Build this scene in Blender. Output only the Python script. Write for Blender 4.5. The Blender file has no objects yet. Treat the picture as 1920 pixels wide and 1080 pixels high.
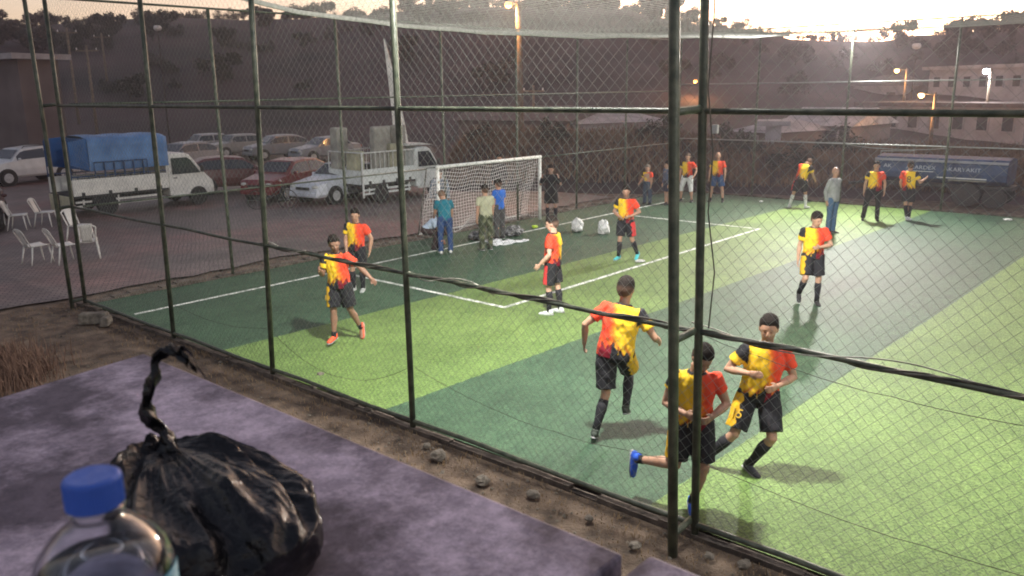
import bpy, math, random
from mathutils import Vector, Matrix, noise
random.seed(7)
V = Vector
sc = bpy.context.scene
COL = sc.collection
# ------------------------------------------------------------------ camera
RM = [[0.651813, -0.18575, 0.73528], [-0.758304, -0.145921, 0.63536], [-0.010725, -0.971702, -0.235968]]
CAM = V((0, 0, 4.0))
FPX = 1524.0
cd = bpy.data.cameras.new('camera'); cam = bpy.data.objects.new('camera', cd); COL.objects.link(cam)
sc.camera = cam
mw = Matrix.Identity(4)
for i in range(3):
    mw[i][0] = RM[i][0]; mw[i][1] = -RM[i][1]; mw[i][2] = -RM[i][2]; mw[i][3] = CAM[i]
cam.matrix_world = mw
cd.sensor_width = 36; cd.lens = 36 * FPX / 1920; cd.clip_start = 0.02; cd.clip_end = 2000
cd.dof.use_dof = True; cd.dof.focus_distance = 11; cd.dof.aperture_fstop = 13
# ------------------------------------------------------------------ world: dusk sky
SUN_AZ = math.atan2(1.08, 0.35)          # clockwise from +Y, towards the glow over the ridge
SUN_EL = math.radians(4.5)
w = bpy.data.worlds.new('World'); sc.world = w; w.use_nodes = True
nt = w.node_tree; nt.nodes.clear()
sky = nt.nodes.new('ShaderNodeTexSky'); sky.sky_type = 'NISHITA'; sky.sun_disc = False
sky.sun_elevation = SUN_EL; sky.sun_rotation = SUN_AZ
sky.air_density = 1.0; sky.dust_density = 2.0; sky.ozone_density = 0.6
bg = nt.nodes.new('ShaderNodeBackground'); bg.inputs[1].default_value = 0.12
wo = nt.nodes.new('ShaderNodeOutputWorld')
hs = nt.nodes.new('ShaderNodeHueSaturation'); hs.inputs['Saturation'].default_value = .75; nt.links.new(sky.outputs[0], hs.inputs['Color'])
tn = nt.nodes.new('ShaderNodeMix'); tn.data_type = 'RGBA'; tn.blend_type = 'MULTIPLY'; tn.inputs[0].default_value = 1; tn.inputs[7].default_value = (1.04, .92, 1.04, 1)
nt.links.new(hs.outputs[0], tn.inputs[6]); nt.links.new(tn.outputs[2], bg.inputs[0]); nt.links.new(bg.outputs[0], wo.inputs[0])
sl = bpy.data.lights.new('sun', 'SUN'); sl.energy = 0.02; sl.angle = math.radians(0.5); sl.color = (1, .72, .5)
so = bpy.data.objects.new('sun', sl); COL.objects.link(so)
sdir = V((math.sin(SUN_AZ) * math.cos(SUN_EL), math.cos(SUN_AZ) * math.cos(SUN_EL), math.sin(SUN_EL)))
so.rotation_euler = sdir.to_track_quat('Z', 'Y').to_euler()
sc.view_settings.view_transform = 'Standard'; sc.view_settings.look = 'None'
sc.view_settings.exposure = 1.25; sc.view_settings.gamma = 1.0
try: sc.cycles.filter_width = 1.9
except Exception: pass

# ------------------------------------------------------------------ helpers
def G(x, y, z=0.0):
    """ground point seen at a photo pixel"""
    d = V([RM[i][0] * (x - 960) + RM[i][1] * (y - 540) + RM[i][2] * FPX for i in range(3)])
    t = (z - CAM.z) / d.z
    return CAM + d * t
def polar(px, r, z=0.0):
    """point r metres out in the compass direction of a photo column (at the horizon)"""
    d = V([RM[i][0] * (px - 960) + RM[i][1] * (170 - 540) + RM[i][2] * FPX for i in range(3)])
    d.z = 0; d.normalize()
    return V((d.x * r, d.y * r, z))
def elev(py, r, px=960):
    """height that a thing r metres away must reach to show at a photo row"""
    d = [RM[i][0] * (px - 960) + RM[i][1] * (py - 540) + RM[i][2] * FPX for i in range(3)]
    return 4 + d[2] / math.hypot(d[0], d[1]) * r

def mat(name, col, rough=.8, var=.25, scale=8, bump=0, bscale=None, metal=0, spec=.5, col2=None, emit=0, detail=4, contrast=None, alpha=None, trans=0, ior=1.45):
    m = bpy.data.materials.new(name); m.use_nodes = True
    n = m.node_tree; b = n.nodes['Principled BSDF']; L = n.links
    b.inputs['Roughness'].default_value = rough; b.inputs['Metallic'].default_value = metal
    b.inputs['Specular IOR Level'].default_value = spec
    tc = n.nodes.new('ShaderNodeTexCoord')
    if emit:
        b.inputs['Emission Color'].default_value = (*col, 1); b.inputs['Emission Strength'].default_value = emit
        b.inputs['Base Color'].default_value = (*col, 1); return m
    if trans:
        b.inputs['Transmission Weight'].default_value = trans; b.inputs['IOR'].default_value = ior
    tx = n.nodes.new('ShaderNodeTexNoise'); tx.inputs['Scale'].default_value = scale; tx.inputs['Detail'].default_value = detail
    L.new(tc.outputs['Object'], tx.inputs['Vector'])
    rp = n.nodes.new('ShaderNodeValToRGB')
    lo, hi = contrast or (.3, .7)
    rp.color_ramp.elements[0].position = lo; rp.color_ramp.elements[1].position = hi
    c1 = tuple(max(0, c * (1 - var)) for c in col); c2 = col2 or tuple(min(1, c * (1 + var)) for c in col)
    rp.color_ramp.elements[0].color = (*c1, 1); rp.color_ramp.elements[1].color = (*c2, 1)
    L.new(tx.outputs[0], rp.inputs[0]); L.new(rp.outputs[0], b.inputs['Base Color'])
    if bump:
        t2 = n.nodes.new('ShaderNodeTexNoise'); t2.inputs['Scale'].default_value = bscale or scale * 3; t2.inputs['Detail'].default_value = 6
        L.new(tc.outputs['Object'], t2.inputs['Vector'])
        bp = n.nodes.new('ShaderNodeBump'); bp.inputs['Strength'].default_value = bump; bp.inputs['Distance'].default_value = .02
        L.new(t2.outputs[0], bp.inputs['Height']); L.new(bp.outputs[0], b.inputs['Normal'])
    return m
def attr_mat(name, rough=.8, bump=0, bscale=60, nscale=25, spec=.3):
    """colour from the mesh's own pattern (colour attribute) with fabric variation"""
    m = bpy.data.materials.new(name); m.use_nodes = True
    n = m.node_tree; b = n.nodes['Principled BSDF']; L = n.links
    a = n.nodes.new('ShaderNodeVertexColor'); a.layer_name = 'Col'
    tc = n.nodes.new('ShaderNodeTexCoord'); tx = n.nodes.new('ShaderNodeTexNoise'); tx.inputs['Scale'].default_value = nscale
    L.new(tc.outputs['Object'], tx.inputs['Vector'])
    mr = n.nodes.new('ShaderNodeMapRange'); mr.inputs[3].default_value = .8; mr.inputs[4].default_value = 1.15
    L.new(tx.outputs[0], mr.inputs[0])
    mx = n.nodes.new('ShaderNodeVectorMath'); mx.operation = 'SCALE'
    L.new(a.outputs[0], mx.inputs[0]); L.new(mr.outputs[0], mx.inputs['Scale']); L.new(mx.outputs[0], b.inputs['Base Color'])
    b.inputs['Roughness'].default_value = rough; b.inputs['Specular IOR Level'].default_value = spec
    if bump:
        t2 = n.nodes.new('ShaderNodeTexNoise'); t2.inputs['Scale'].default_value = bscale
        L.new(tc.outputs['Object'], t2.inputs['Vector'])
        bp = n.nodes.new('ShaderNodeBump'); bp.inputs['Strength'].default_value = bump; bp.inputs['Distance'].default_value = .01
        L.new(t2.outputs[0], bp.inputs['Height']); L.new(bp.outputs[0], b.inputs['Normal'])
    return m

def tag(o, label=None, cat=None, group=None, kind=None):
    if label: o['label'] = label
    if cat: o['category'] = cat
    if group: o['group'] = group
    if kind: o['kind'] = kind
    return o
def empty(name, loc=(0, 0, 0), rz=0, label=None, cat=None, group=None):
    o = bpy.data.objects.new(name, None); COL.objects.link(o); o.location = loc; o.rotation_euler = (0, 0, rz)
    o.empty_display_size = .2
    return tag(o, label, cat, group)

class MB:
    def __init__(s): s.v = []; s.f = []; s.mi = []
    def add(s, vs, fs, mi=0):
        o = len(s.v); s.v += [tuple(v) for v in vs]; s.f += [tuple(i + o for i in f) for f in fs]; s.mi += [mi] * len(fs)
        return s
    def box(s, c, d, rz=0, M=None, mi=0, taper=1.0):
        hx, hy, hz = d[0] / 2, d[1] / 2, d[2] / 2
        R = Matrix.Rotation(rz, 3, 'Z') if M is None else M
        vs = []
        for z in (-hz, hz):
            t = taper if z > 0 else 1
            for x, y in ((-hx * t, -hy * t), (hx * t, -hy * t), (hx * t, hy * t), (-hx * t, hy * t)): vs.append(V(c) + R @ V((x, y, z)))
        return s.add(vs, [(0, 3, 2, 1), (4, 5, 6, 7), (0, 1, 5, 4), (1, 2, 6, 5), (2, 3, 7, 6), (3, 0, 4, 7)], mi)
    def tube(s, pts, rad, n=8, cap=True, ref=None, flat=1.0, mi=0, closed=False):
        """sweep; rad = number, list, or list of (a,b); ref = direction of the a axis"""
        pts = [V(p) for p in pts]; N = len(pts)
        if not isinstance(rad, (list, tuple)): rad = [rad] * N
        vs = []; prev = None
        for i, p in enumerate(pts):
            if closed: t = pts[(i + 1) % N] - pts[i - 1]
            else: t = pts[min(i + 1, N - 1)] - pts[max(i - 1, 0)]
            if t.length < 1e-9: t = V((0, 0, 1))
            t.normalize()
            if ref is not None: a = V(ref)
            elif prev is not None: a = prev
            else: a = V((1, 0, 0)) if abs(t.x) < .8 else V((0, 1, 0))
            a = a - t * a.dot(t)
            if a.length < 1e-6: a = t.orthogonal()
            a.normalize(); b = t.cross(a); prev = a
            r = rad[i]; ra, rb = r if isinstance(r, (list, tuple)) else (r, r * flat)
            for k in range(n):
                th = 2 * math.pi * k / n
                vs.append(p + a * math.cos(th) * ra + b * math.sin(th) * rb)
        fs = []
        for i in range(N if closed else N - 1):
            j = (i + 1) % N
            for k in range(n):
                k2 = (k + 1) % n
                fs.append((i * n + k, i * n + k2, j * n + k2, j * n + k))
        if cap and not closed:
            fs.append(tuple(range(n - 1, -1, -1))); fs.append(tuple((N - 1) * n + k for k in range(n)))
        return s.add(vs, fs, mi)
    def ell(s, c, rx, ry, rz, B=None, nu=16, nv=10, fn=None, mi=0):
        """ellipsoid with basis B (3 vectors); fn(unit vector) -> scale"""
        B = B or (V((1, 0, 0)), V((0, 1, 0)), V((0, 0, 1)))
        vs = []; fs = []
        def P(u):
            k = fn(u) if fn else 1
            return V(c) + B[0] * u.x * rx * k + B[1] * u.y * ry * k + B[2] * u.z * rz * k
        vs.append(P(V((0, 0, -1))))
        for j in range(1, nv):
            ph = -math.pi / 2 + math.pi * j / nv
            for i in range(nu):
                th = 2 * math.pi * i / nu
                vs.append(P(V((math.cos(ph) * math.cos(th), math.cos(ph) * math.sin(th), math.sin(ph)))))
        vs.append(P(V((0, 0, 1))))
        for i in range(nu):
            i2 = (i + 1) % nu
            fs.append((0, 1 + i2, 1 + i))
            for j in range(nv - 2): a = 1 + j * nu; fs.append((a + i, a + i2, a + nu + i2, a + nu + i))
            a = 1 + (nv - 2) * nu; fs.append((a + i, a + i2, len(vs) - 1))
        return s.add(vs, fs, mi)
    def lathe(s, prof, n=24, c=(0, 0, 0), M=None, mi=0, cap=True):
        vs = []; M = M or Matrix.Identity(3)
        for r, z in prof:
            for k in range(n):
                th = 2 * math.pi * k / n; vs.append(V(c) + M @ V((r * math.cos(th), r * math.sin(th), z)))
        fs = []
        for i in range(len(prof) - 1):
            for k in range(n):
                k2 = (k + 1) % n; fs.append((i * n + k, i * n + k2, (i + 1) * n + k2, (i + 1) * n + k))
        if cap:
            fs.append(tuple(range(n - 1, -1, -1))); fs.append(tuple((len(prof) - 1) * n + k for k in range(n)))
        return s.add(vs, fs, mi)
    def prism(s, poly, y0, y1, mi=0, taper=None):
        """polygon in (x,z) extruded along y"""
        n = len(poly); vs = [(x, y0, z) for x, z in poly] + [(x, y1, z) for x, z in poly]
        fs = [tuple(range(n)), tuple(range(2 * n - 1, n - 1, -1))]
        for i in range(n): j = (i + 1) % n; fs.append((j, i, i + n, j + n))
        return s.add(vs, fs, mi)
    def mesh(s, name, mats, smooth=False):
        me = bpy.data.meshes.new(name); me.from_pydata(s.v, [], s.f); me.update()
        for m in (mats if isinstance(mats, (list, tuple)) else [mats]): me.materials.append(m)
        for p, mi in zip(me.polygons, s.mi): p.material_index = mi; p.use_smooth = smooth
        return me
    def build(s, name, mats, parent=None, smooth=False, bevel=0, loc=None, rz=0):
        o = bpy.data.objects.new(name, s.mesh(name, mats, smooth)); COL.objects.link(o)
        if parent is not None: o.parent = parent
        if loc is not None: o.location = loc
        if rz: o.rotation_euler = (0, 0, rz)
        if bevel:
            b = o.modifiers.new('Bevel', 'BEVEL'); b.width = bevel; b.segments = 2; b.limit_method = 'ANGLE'
        return o
def copy_tree(o, parent=None):
    c = o.copy(); COL.objects.link(c); c.parent = parent
    for ch in list(o.children): copy_tree(ch, c)
    return c
def sstep(a, b, x):
    t = max(0, min(1, (x - a) / (b - a))); return t * t * (3 - 2 * t)
def nz(x, y, z=0, s=1): return noise.noise(V((x * s, y * s, z * s)))
def interp(tab, x):
    if x <= tab[0][0]: return tab[0][1]
    for (a, b), (c, d) in zip(tab, tab[1:]):
        if x <= c: return b + (d - b) * (x - a) / (c - a)
    return tab[-1][1]
def grid_mesh(nx, ny, fn):
    m = MB(); vs = [fn(i / nx, j / ny) for j in range(ny + 1) for i in range(nx + 1)]
    fs = [(j * (nx + 1) + i, j * (nx + 1) + i + 1, (j + 1) * (nx + 1) + i + 1, (j + 1) * (nx + 1) + i) for j in range(ny) for i in range(nx)]
    return m.add(vs, fs)
# ------------------------------------------------------------------ materials
M = {}
def turf_mat():
    m = bpy.data.materials.new('turf'); m.use_nodes = True; n = m.node_tree; L = n.links; b = n.nodes['Principled BSDF']
    tc = n.nodes.new('ShaderNodeTexCoord'); sp = n.nodes.new('ShaderNodeSeparateXYZ'); L.new(tc.outputs['Object'], sp.inputs[0])
    def mth(op, a, bb=None, cl=False):
        k = n.nodes.new('ShaderNodeMath'); k.operation = op; k.use_clamp = cl
        for i, q in enumerate((a, bb)):
            if q is None: continue
            if isinstance(q, (int, float)): k.inputs[i].default_value = q
            else: L.new(q, k.inputs[i])
        return k.outputs[0]
    ns = n.nodes.new('ShaderNodeTexNoise'); ns.inputs['Scale'].default_value = 9; L.new(tc.outputs['Object'], ns.inputs['Vector'])
    wob = mth('MULTIPLY', mth('SUBTRACT', ns.outputs[0], .5), .05)
    t = mth('DIVIDE', mth('ADD', mth('ADD', mth('SUBTRACT', sp.outputs[1], 3.74), mth('MULTIPLY', mth('SUBTRACT', sp.outputs[0], 6.2), .035)), wob), 3.92)
    t = mth('MINIMUM', t, 2.95)
    fr = mth('FRACT', mth('DIVIDE', t, 2.0)); light = mth('GREATER_THAN', fr, .5)
    def ramp(c1, c2, sc_, lo=.3, hi=.7, src=None):
        x = n.nodes.new('ShaderNodeTexNoise'); x.inputs['Scale'].default_value = sc_; x.inputs['Detail'].default_value = 8; x.inputs['Roughness'].default_value = .7
        L.new(tc.outputs['Object'], x.inputs['Vector'])
        r = n.nodes.new('ShaderNodeValToRGB'); r.color_ramp.elements[0].position = lo; r.color_ramp.elements[1].position = hi
        r.color_ramp.elements[0].color = (*c1, 1); r.color_ramp.elements[1].color = (*c2, 1); L.new(x.outputs[0], r.inputs[0]); return r.outputs[0]
    A = ramp((.020, .058, .032), (.055, .115, .064), 5)
    B = ramp((.090, .165, .042), (.150, .240, .070), 5)
    mx = n.nodes.new('ShaderNodeMix'); mx.data_type = 'RGBA'; L.new(light, mx.inputs[0]); L.new(A, mx.inputs[6]); L.new(B, mx.inputs[7])
    # fine blade mottling + broad wear
    fine = ramp((.40, .43, .43), (1.6, 1.55, 1.5), 30, .38, .62)
    wear = ramp((.74, .76, .76), (1.16, 1.14, 1.12), .55, .35, .62)
    m1 = n.nodes.new('ShaderNodeMix'); m1.data_type = 'RGBA'; m1.blend_type = 'MULTIPLY'; m1.inputs[0].default_value = 1
    L.new(mx.outputs[2], m1.inputs[6]); L.new(fine, m1.inputs[7])
    m2 = n.nodes.new('ShaderNodeMix'); m2.data_type = 'RGBA'; m2.blend_type = 'MULTIPLY'; m2.inputs[0].default_value = 1
    L.new(m1.outputs[2], m2.inputs[6]); L.new(wear, m2.inputs[7]); L.new(m2.outputs[2], b.inputs['Base Color'])
    b.inputs['Roughness'].default_value = .62; b.inputs['Specular IOR Level'].default_value = .28
    t2 = n.nodes.new('ShaderNodeTexNoise'); t2.inputs['Scale'].default_value = 14; t2.inputs['Detail'].default_value = 9; t2.inputs['Roughness'].default_value = .75
    L.new(tc.outputs['Object'], t2.inputs['Vector'])
    bp = n.nodes.new('ShaderNodeBump'); bp.inputs['Strength'].default_value = .8; bp.inputs['Distance'].default_value = .03
    L.new(t2.outputs[0], bp.inputs['Height']); L.new(bp.outputs[0], b.inputs['Normal'])
    return m
def paver_mat():
    m = bpy.data.materials.new('pavers'); m.use_nodes = True; n = m.node_tree; L = n.links; b = n.nodes['Principled BSDF']
    tc = n.nodes.new('ShaderNodeTexCoord'); mp = n.nodes.new('ShaderNodeMapping'); mp.inputs['Rotation'].default_value = (0, 0, .5)
    L.new(tc.outputs['Object'], mp.inputs[0])
    br = n.nodes.new('ShaderNodeTexBrick'); br.inputs['Scale'].default_value = 2.4; br.inputs['Mortar Size'].default_value = .03
    br.inputs['Color1'].default_value = (.145, .128, .126, 1); br.inputs['Color2'].default_value = (.225, .198, .194, 1); br.inputs['Mortar'].default_value = (.03, .027, .026, 1)
    L.new(mp.outputs[0], br.inputs[0])
    x = n.nodes.new('ShaderNodeTexNoise'); x.inputs['Scale'].default_value = .35; x.inputs['Detail'].default_value = 7; x.inputs['Roughness'].default_value = .65; L.new(tc.outputs['Object'], x.inputs['Vector'])
    r = n.nodes.new('ShaderNodeValToRGB'); e = r.color_ramp.elements; e[0].position = .32; e[0].color = (.5, .45, .42, 1); e[1].position = .7; e[1].color = (1.25, 1.1, 1.05, 1)
    L.new(x.outputs[0], r.inputs[0])
    mx = n.nodes.new('ShaderNodeMix'); mx.data_type = 'RGBA'; mx.blend_type = 'MULTIPLY'; mx.inputs[0].default_value = 1
    L.new(br.outputs[0], mx.inputs[6]); L.new(r.outputs[0], mx.inputs[7])
    # broad reddish patches over the paving
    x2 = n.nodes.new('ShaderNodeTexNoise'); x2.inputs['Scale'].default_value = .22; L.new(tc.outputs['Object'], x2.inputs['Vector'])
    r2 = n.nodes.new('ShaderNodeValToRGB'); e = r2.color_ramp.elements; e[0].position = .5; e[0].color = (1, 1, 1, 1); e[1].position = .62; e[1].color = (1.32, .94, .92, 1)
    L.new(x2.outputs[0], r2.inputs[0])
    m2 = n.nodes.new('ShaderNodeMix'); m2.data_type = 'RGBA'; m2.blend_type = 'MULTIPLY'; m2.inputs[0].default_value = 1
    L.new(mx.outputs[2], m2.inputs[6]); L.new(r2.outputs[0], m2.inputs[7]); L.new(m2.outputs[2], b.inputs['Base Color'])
    b.inputs['Roughness'].default_value = .6
    bp = n.nodes.new('ShaderNodeBump'); bp.inputs['Strength'].default_value = .6; bp.inputs['Distance'].default_value = .02
    L.new(x.outputs[0], bp.inputs['Height']); L.new(bp.outputs[0], b.inputs['Normal'])
    return m
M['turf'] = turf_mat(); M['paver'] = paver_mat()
M['dirt'] = mat('dirt', (.07, .045, .030), .95, .55, 3.5, 1.0, 30, col2=(.19, .135, .095), detail=12)
M['hill'] = mat('hill', (.014, .013, .017), .95, .5, .10, .5, 2, col2=(.085, .050, .050), detail=10)
M['line'] = mat('line', (.36, .42, .36), .7, .3, 7, .3, 60, col2=(.72, .74, .68), detail=10, contrast=(.36, .56))
M['green_metal'] = mat('green_metal', (.034, .058, .036), .42, .5, 9, .35, 60, spec=.5, col2=(.10, .11, .075), detail=8)
M['wire'] = mat('wire', (.24, .26, .23), .34, .2, 5, metal=.7)
M['curb'] = mat('curb', (.06, .045, .033), .9, .5, 5, .8, 30, col2=(.15, .12, .095))
M['concrete'] = mat('concrete', (.26, .24, .22), .9, .3, 4, .5, 30)
M['white_paint'] = mat('white_paint', (.62, .63, .60), .45, .12, 5, .05)
M['rope'] = mat('rope', (.30, .30, .27), .8, .15, 20)
M['net_dark'] = mat('net_dark', (.16, .16, .15), .8, .15, 20)
M['leaf'] = mat('leaf', (.030, .032, .022), .85, .5, 1.5, col2=(.065, .058, .042))
M['bark'] = mat('bark', (.06, .045, .035), .9, .3, 10, .5)
M['drygrass'] = mat('drygrass', (.24, .15, .075), .9, .45, 6, col2=(.36, .25, .14))

# ------------------------------------------------------------------ ground, parking, pitch
def struct(mb, name, m, **k):
    o = mb.build(name, m, **k); o['kind'] = 'structure'; return o
g = grid_mesh(60, 60, lambda a, b: V((-60 + 180 * a, -60 + 180 * b, -.03)))
g.v = [(x, y, z + .03 * nz(x, y, 0, .5)) for x, y, z in g.v]
struct(g, 'ground', M['dirt'], smooth=True)
pv = MB(); edge = []
N = 90
left = [(-18 + 44 * i / N, 17.35 + .35 * nz(i, 3, 0, .31) + .25 * nz(i, 9, 0, .9)) for i in range(N + 1)]
pv.v = [(x, y, .012) for x, y in left] + [(-18 + 44 * i / N, 66, .012) for i in range(N + 1)]
pv.f = [(i, i + 1, N + 2 + i, N + 1 + i) for i in range(N)]; pv.mi = [0] * N
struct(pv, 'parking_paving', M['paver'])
t = MB(); t.v = [(6.26, -16, .03), (28.95, -16, .03), (28.95, 16.33, .03), (6.26, 16.33, .03)]; t.f = [(0, 1, 2, 3)]; t.mi = [0]
struct(t, 'artificial_turf', M['turf'])
def line(name, x0, y0, x1, y1):
    m = MB(); m.v = [(x0, y0, .035), (x1, y0, .035), (x1, y1, .035), (x0, y1, .035)]; m.f = [(0, 1, 2, 3)]; m.mi = [0]
    return struct(m, name, M['line'])
lw = .05
line('goal_line', 6.45, 14.86 - lw, 27.0, 14.86 + lw)
line('penalty_area_line', 11.1 - lw, 9.78 - lw, 22.28 + lw, 9.78 + lw)
line('penalty_area_side_line', 11.1 - lw, 9.78 + lw, 11.1 + lw, 14.86 - lw)
line('penalty_area_side_line', 22.28 - lw, 9.78 + lw, 22.28 + lw, 14.86 - lw)
# dirt-topped curbs under the fences
c = MB()
for (x0, y0, x1, y1, wd) in ((6.20, -8, 6.20, 16.45, .09), (6.09, 16.46, 29.1, 16.46, .2), (29.05, -8, 29.05, 16.35, .2)):
    n = 70
    for k in range(n):
        a = k / n; b2 = (k + 1) / n
        for q in (0,):
            xa, ya, xb, yb = x0 + (x1 - x0) * a, y0 + (y1 - y0) * a, x0 + (x1 - x0) * b2, y0 + (y1 - y0) * b2
            h = (.02 if x0 < 6.3 and y0 < 0 else .07) + .05 * nz(k * .7, x0, y0)
            L_ = math.hypot(xb - xa, yb - ya)
            c.box(((xa + xb) / 2, (ya + yb) / 2, h / 2 - .02), ((L_ if xa != xb else wd), (L_ if ya != yb else wd), h + .05))
struct(c, 'curb', M['curb'])

# ------------------------------------------------------------------ hills behind (heightfield by real distance)
RIDGE = [(-400, 60), (0, 60), (60, 60), (110, 52), (200, 45), (280, 36), (350, 40), (480, 44), (540, 42), (620, 36), (700, 34), (830, 22), (1000, 20), (1160, 22), (1230, 38), (1290, 52),
         (1340, 56), (1400, 62), (1480, 79), (1560, 81), (1640, 80), (1700, 72), (1800, 66), (1850, 62), (1920, 58), (2100, 50), (2500, 40)]
RR = 150.0
def terrain(px, r):
    top = elev(interp(RIDGE, px), RR, px)
    a = sstep(64, RR, r)
    z = top * (a ** .85) if r <= RR else top * (1 - .25 * sstep(RR, 260, r))
    side = sstep(800, 900, px)
    z += side * (1.75 * sstep(32.5, 38.5, r) * (1 - .8 * sstep(42, 50, r)) * (1 - .35 * sstep(1250, 1400, px)))
    x = polar(px, r)
    amp = sstep(50, 80, r) * (1 - sstep(RR - 25, RR, r) * .8)
    z += amp * (1.1 * nz(x.x, x.y, 0, .06) + .5 * nz(x.x, x.y, 3, .19))
    z += side * sstep(33, 37, r) * (1 - amp) * .25 * nz(x.x, x.y, 5, .6)
    return z - .05
rs = [31, 32, 33, 34, 35, 36, 37, 38, 39, 40.5, 42, 44, 46, 49, 52, 56, 60, 64, 68, 72, 76, 80, 85, 90, 95, 100, 106, 112, 118, 124, 130, 136, 142, 146, 150, 156, 170, 190, 230, 260]
pxs = [-700 + 18 * i for i in range(190)]
hm = MB(); hm.v = [tuple(polar(px, r, terrain(px, r))) for r in rs for px in pxs]
n = len(pxs)
hm.f = [(j * n + i, j * n + i + 1, (j + 1) * n + i + 1, (j + 1) * n + i) for j in range(len(rs) - 1) for i in range(n - 1)]; hm.mi = [0] * len(hm.f)
hm.f = [f[::-1] for f in hm.f]
struct(hm, 'hills', M['hill'], smooth=True)

# ------------------------------------------------------------------ trees and shrubs
def tree_proto(seed, h, wdt, leaves, trunk_h, ls):
    rnd = random.Random(seed)
    cr = MB()
    blobs = [(V((rnd.uniform(-.5, .5) * wdt, rnd.uniform(-.5, .5) * wdt, trunk_h + rnd.uniform(.12, .85) * (h - trunk_h))), rnd.uniform(.17, .33) * wdt) for _ in range(9)]
    for _ in range(leaves):
        c_, r_ = rnd.choice(blobs)
        d = V((rnd.gauss(0, 1), rnd.gauss(0, 1), rnd.gauss(0, .8))); d.normalize(); p = c_ + d * r_ * (rnd.random() ** .5) * 1.05
        a = V((rnd.gauss(0, 1), rnd.gauss(0, 1), rnd.gauss(0, 1))).normalized(); b = a.orthogonal().normalized(); s_ = ls * rnd.uniform(.5, 1.2)
        cr.add([p - a * s_, p + b * s_ * .5, p + a * s_, p - b * s_ * .5], [(0, 1, 2, 3)])
    tk = MB(); tk.tube([(0, 0, -.5), (0.05, 0, trunk_h * .6), (rnd.uniform(-.2, .2), .1, trunk_h * 1.3)], [.16, .12, .08], 7)
    for c_, r_ in blobs[:6]:
        tk.tube([(0.05, 0, trunk_h * .7), tuple(V((0, 0, trunk_h)).lerp(c_, .5) + V((0, 0, .1))), tuple(c_)], [.08, .05, .02], 5)
    return cr.mesh('crown', M['leaf']), tk.mesh('trunk', M['bark'])
PR = [tree_proto(1, 6, 5.5, 2600, 1.2, .36), tree_proto(2, 5, 6, 2600, .8, .36), tree_proto(5, 7, 4.6, 2400, 1.4, .34), tree_proto(8, 2.6, 3.4, 900, .3, .2)]
def put_tree(px, r, k, s, label, group, name='tree', cat='tree'):
    z = terrain(px, r) - .1 - (.75 if k < 3 and r > 135 else 0)
    e = empty(name, polar(px, r, z), random.uniform(0, 6.28), label, cat, group); s *= .62; e.scale = (s, s, s * random.uniform(.85, 1.1))
    for me, nm in zip(PR[k], ('crown', 'trunk')):
        o = bpy.data.objects.new(nm, me); COL.objects.link(o); o.parent = e
    return e
rt = random.Random(11)
TR = [(8, .95, 2, 'round tree against the pale sky at the left edge of the photo'), (30, .8, 0, 'bushy tree on the skyline just right of the leftmost tree'),
      (100, .45, 1, 'small skyline tree beside the top of the leaning corner posts'), (142, .65, 0, 'skyline tree just right of the corner posts'), (200, .8, 1, 'broad skyline tree left of the second near fence post'),
      (350, .62, 0, 'skyline tree with light under its crown beside the rear fence top rail'), (378, .5, 1, 'low skyline tree right of the white globe lamp'), (485, .85, 0, 'airy skyline tree between two fence posts'),
      (565, 1.05, 1, 'large skyline tree seen at the left end of the roof net'), (610, 1.1, 0, 'tall skyline tree behind the left end of the white net edge'), (672, 1.0, 1, 'skyline tree left of the dark middle fence post')]
for px, s, k, lb in TR: put_tree(px, RR - 2, k, s, lb, None)
for i in range(16):
    put_tree(730 + 32 * i + rt.uniform(-8, 8), RR - rt.uniform(0, 8), rt.choice((0, 1, 2)), rt.uniform(.6, 1.0), 'dark ridge tree seen through the roof net', 'ridge trees behind the roof net')
TR2 = [(1215, .95, 0, 'dark crown rising above the ridge left of the thick green post pair'), (1292, .8, 2, 'narrow tree on the ridge between the two thick green posts'), (1345, .5, 1, 'low round tree just right of the thick green posts on the ridge'), (1450, .45, 1, 'low skyline bush left of the bright glow'),
       (1520, .5, 0, 'small dark tree on the skyline left of the floodlight glow'), (1560, .55, 2, 'small round-topped tree on the skyline under the floodlight glow'), (1690, .4, 1, 'hazy low bush on the skyline right of the glow'), (1772, .55, 0, 'small tree beside the far fence post under the top rail'),
       (1850, .95, 1, 'broad flat-topped tree on the skyline near the right edge'), (1895, .9, 0, 'rightmost skyline tree at the edge of the photo'), (1832, .7, 2, 'narrow tree on the skyline left of the broad flat-topped tree')]
for px, s, k, lb in TR2: put_tree(px, RR - 2, k, s, lb, None)
for i in range(46):
    put_tree(-60 + 46 * i + rt.uniform(-15, 15), RR - rt.uniform(0, 5), 3, rt.uniform(.7, 1.25), 'low scrub bush along the crest of the ridge', 'scrub bushes along the ridge crest', 'bush', 'bush')
for i in range(110):
    px = rt.uniform(-80, 2000); r = rt.uniform(88, 146)
    k_ = rt.choice((3, 3, 0, 1)); side_ = 'left hillside behind the car park' if px < 850 else ('hillside behind the goal' if px < 1320 else 'hazy right hillside under the glow')
    if k_ == 3: put_tree(px, r, 3, rt.uniform(.6, 1.1), 'low dark scrub bush on the ' + side_, 'low scrub bushes on the ' + side_, 'bush', 'bush')
    else: put_tree(px, r, k_, rt.uniform(.6, 1.1), 'small dark tree standing on the ' + side_, 'small trees on the ' + side_)
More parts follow.
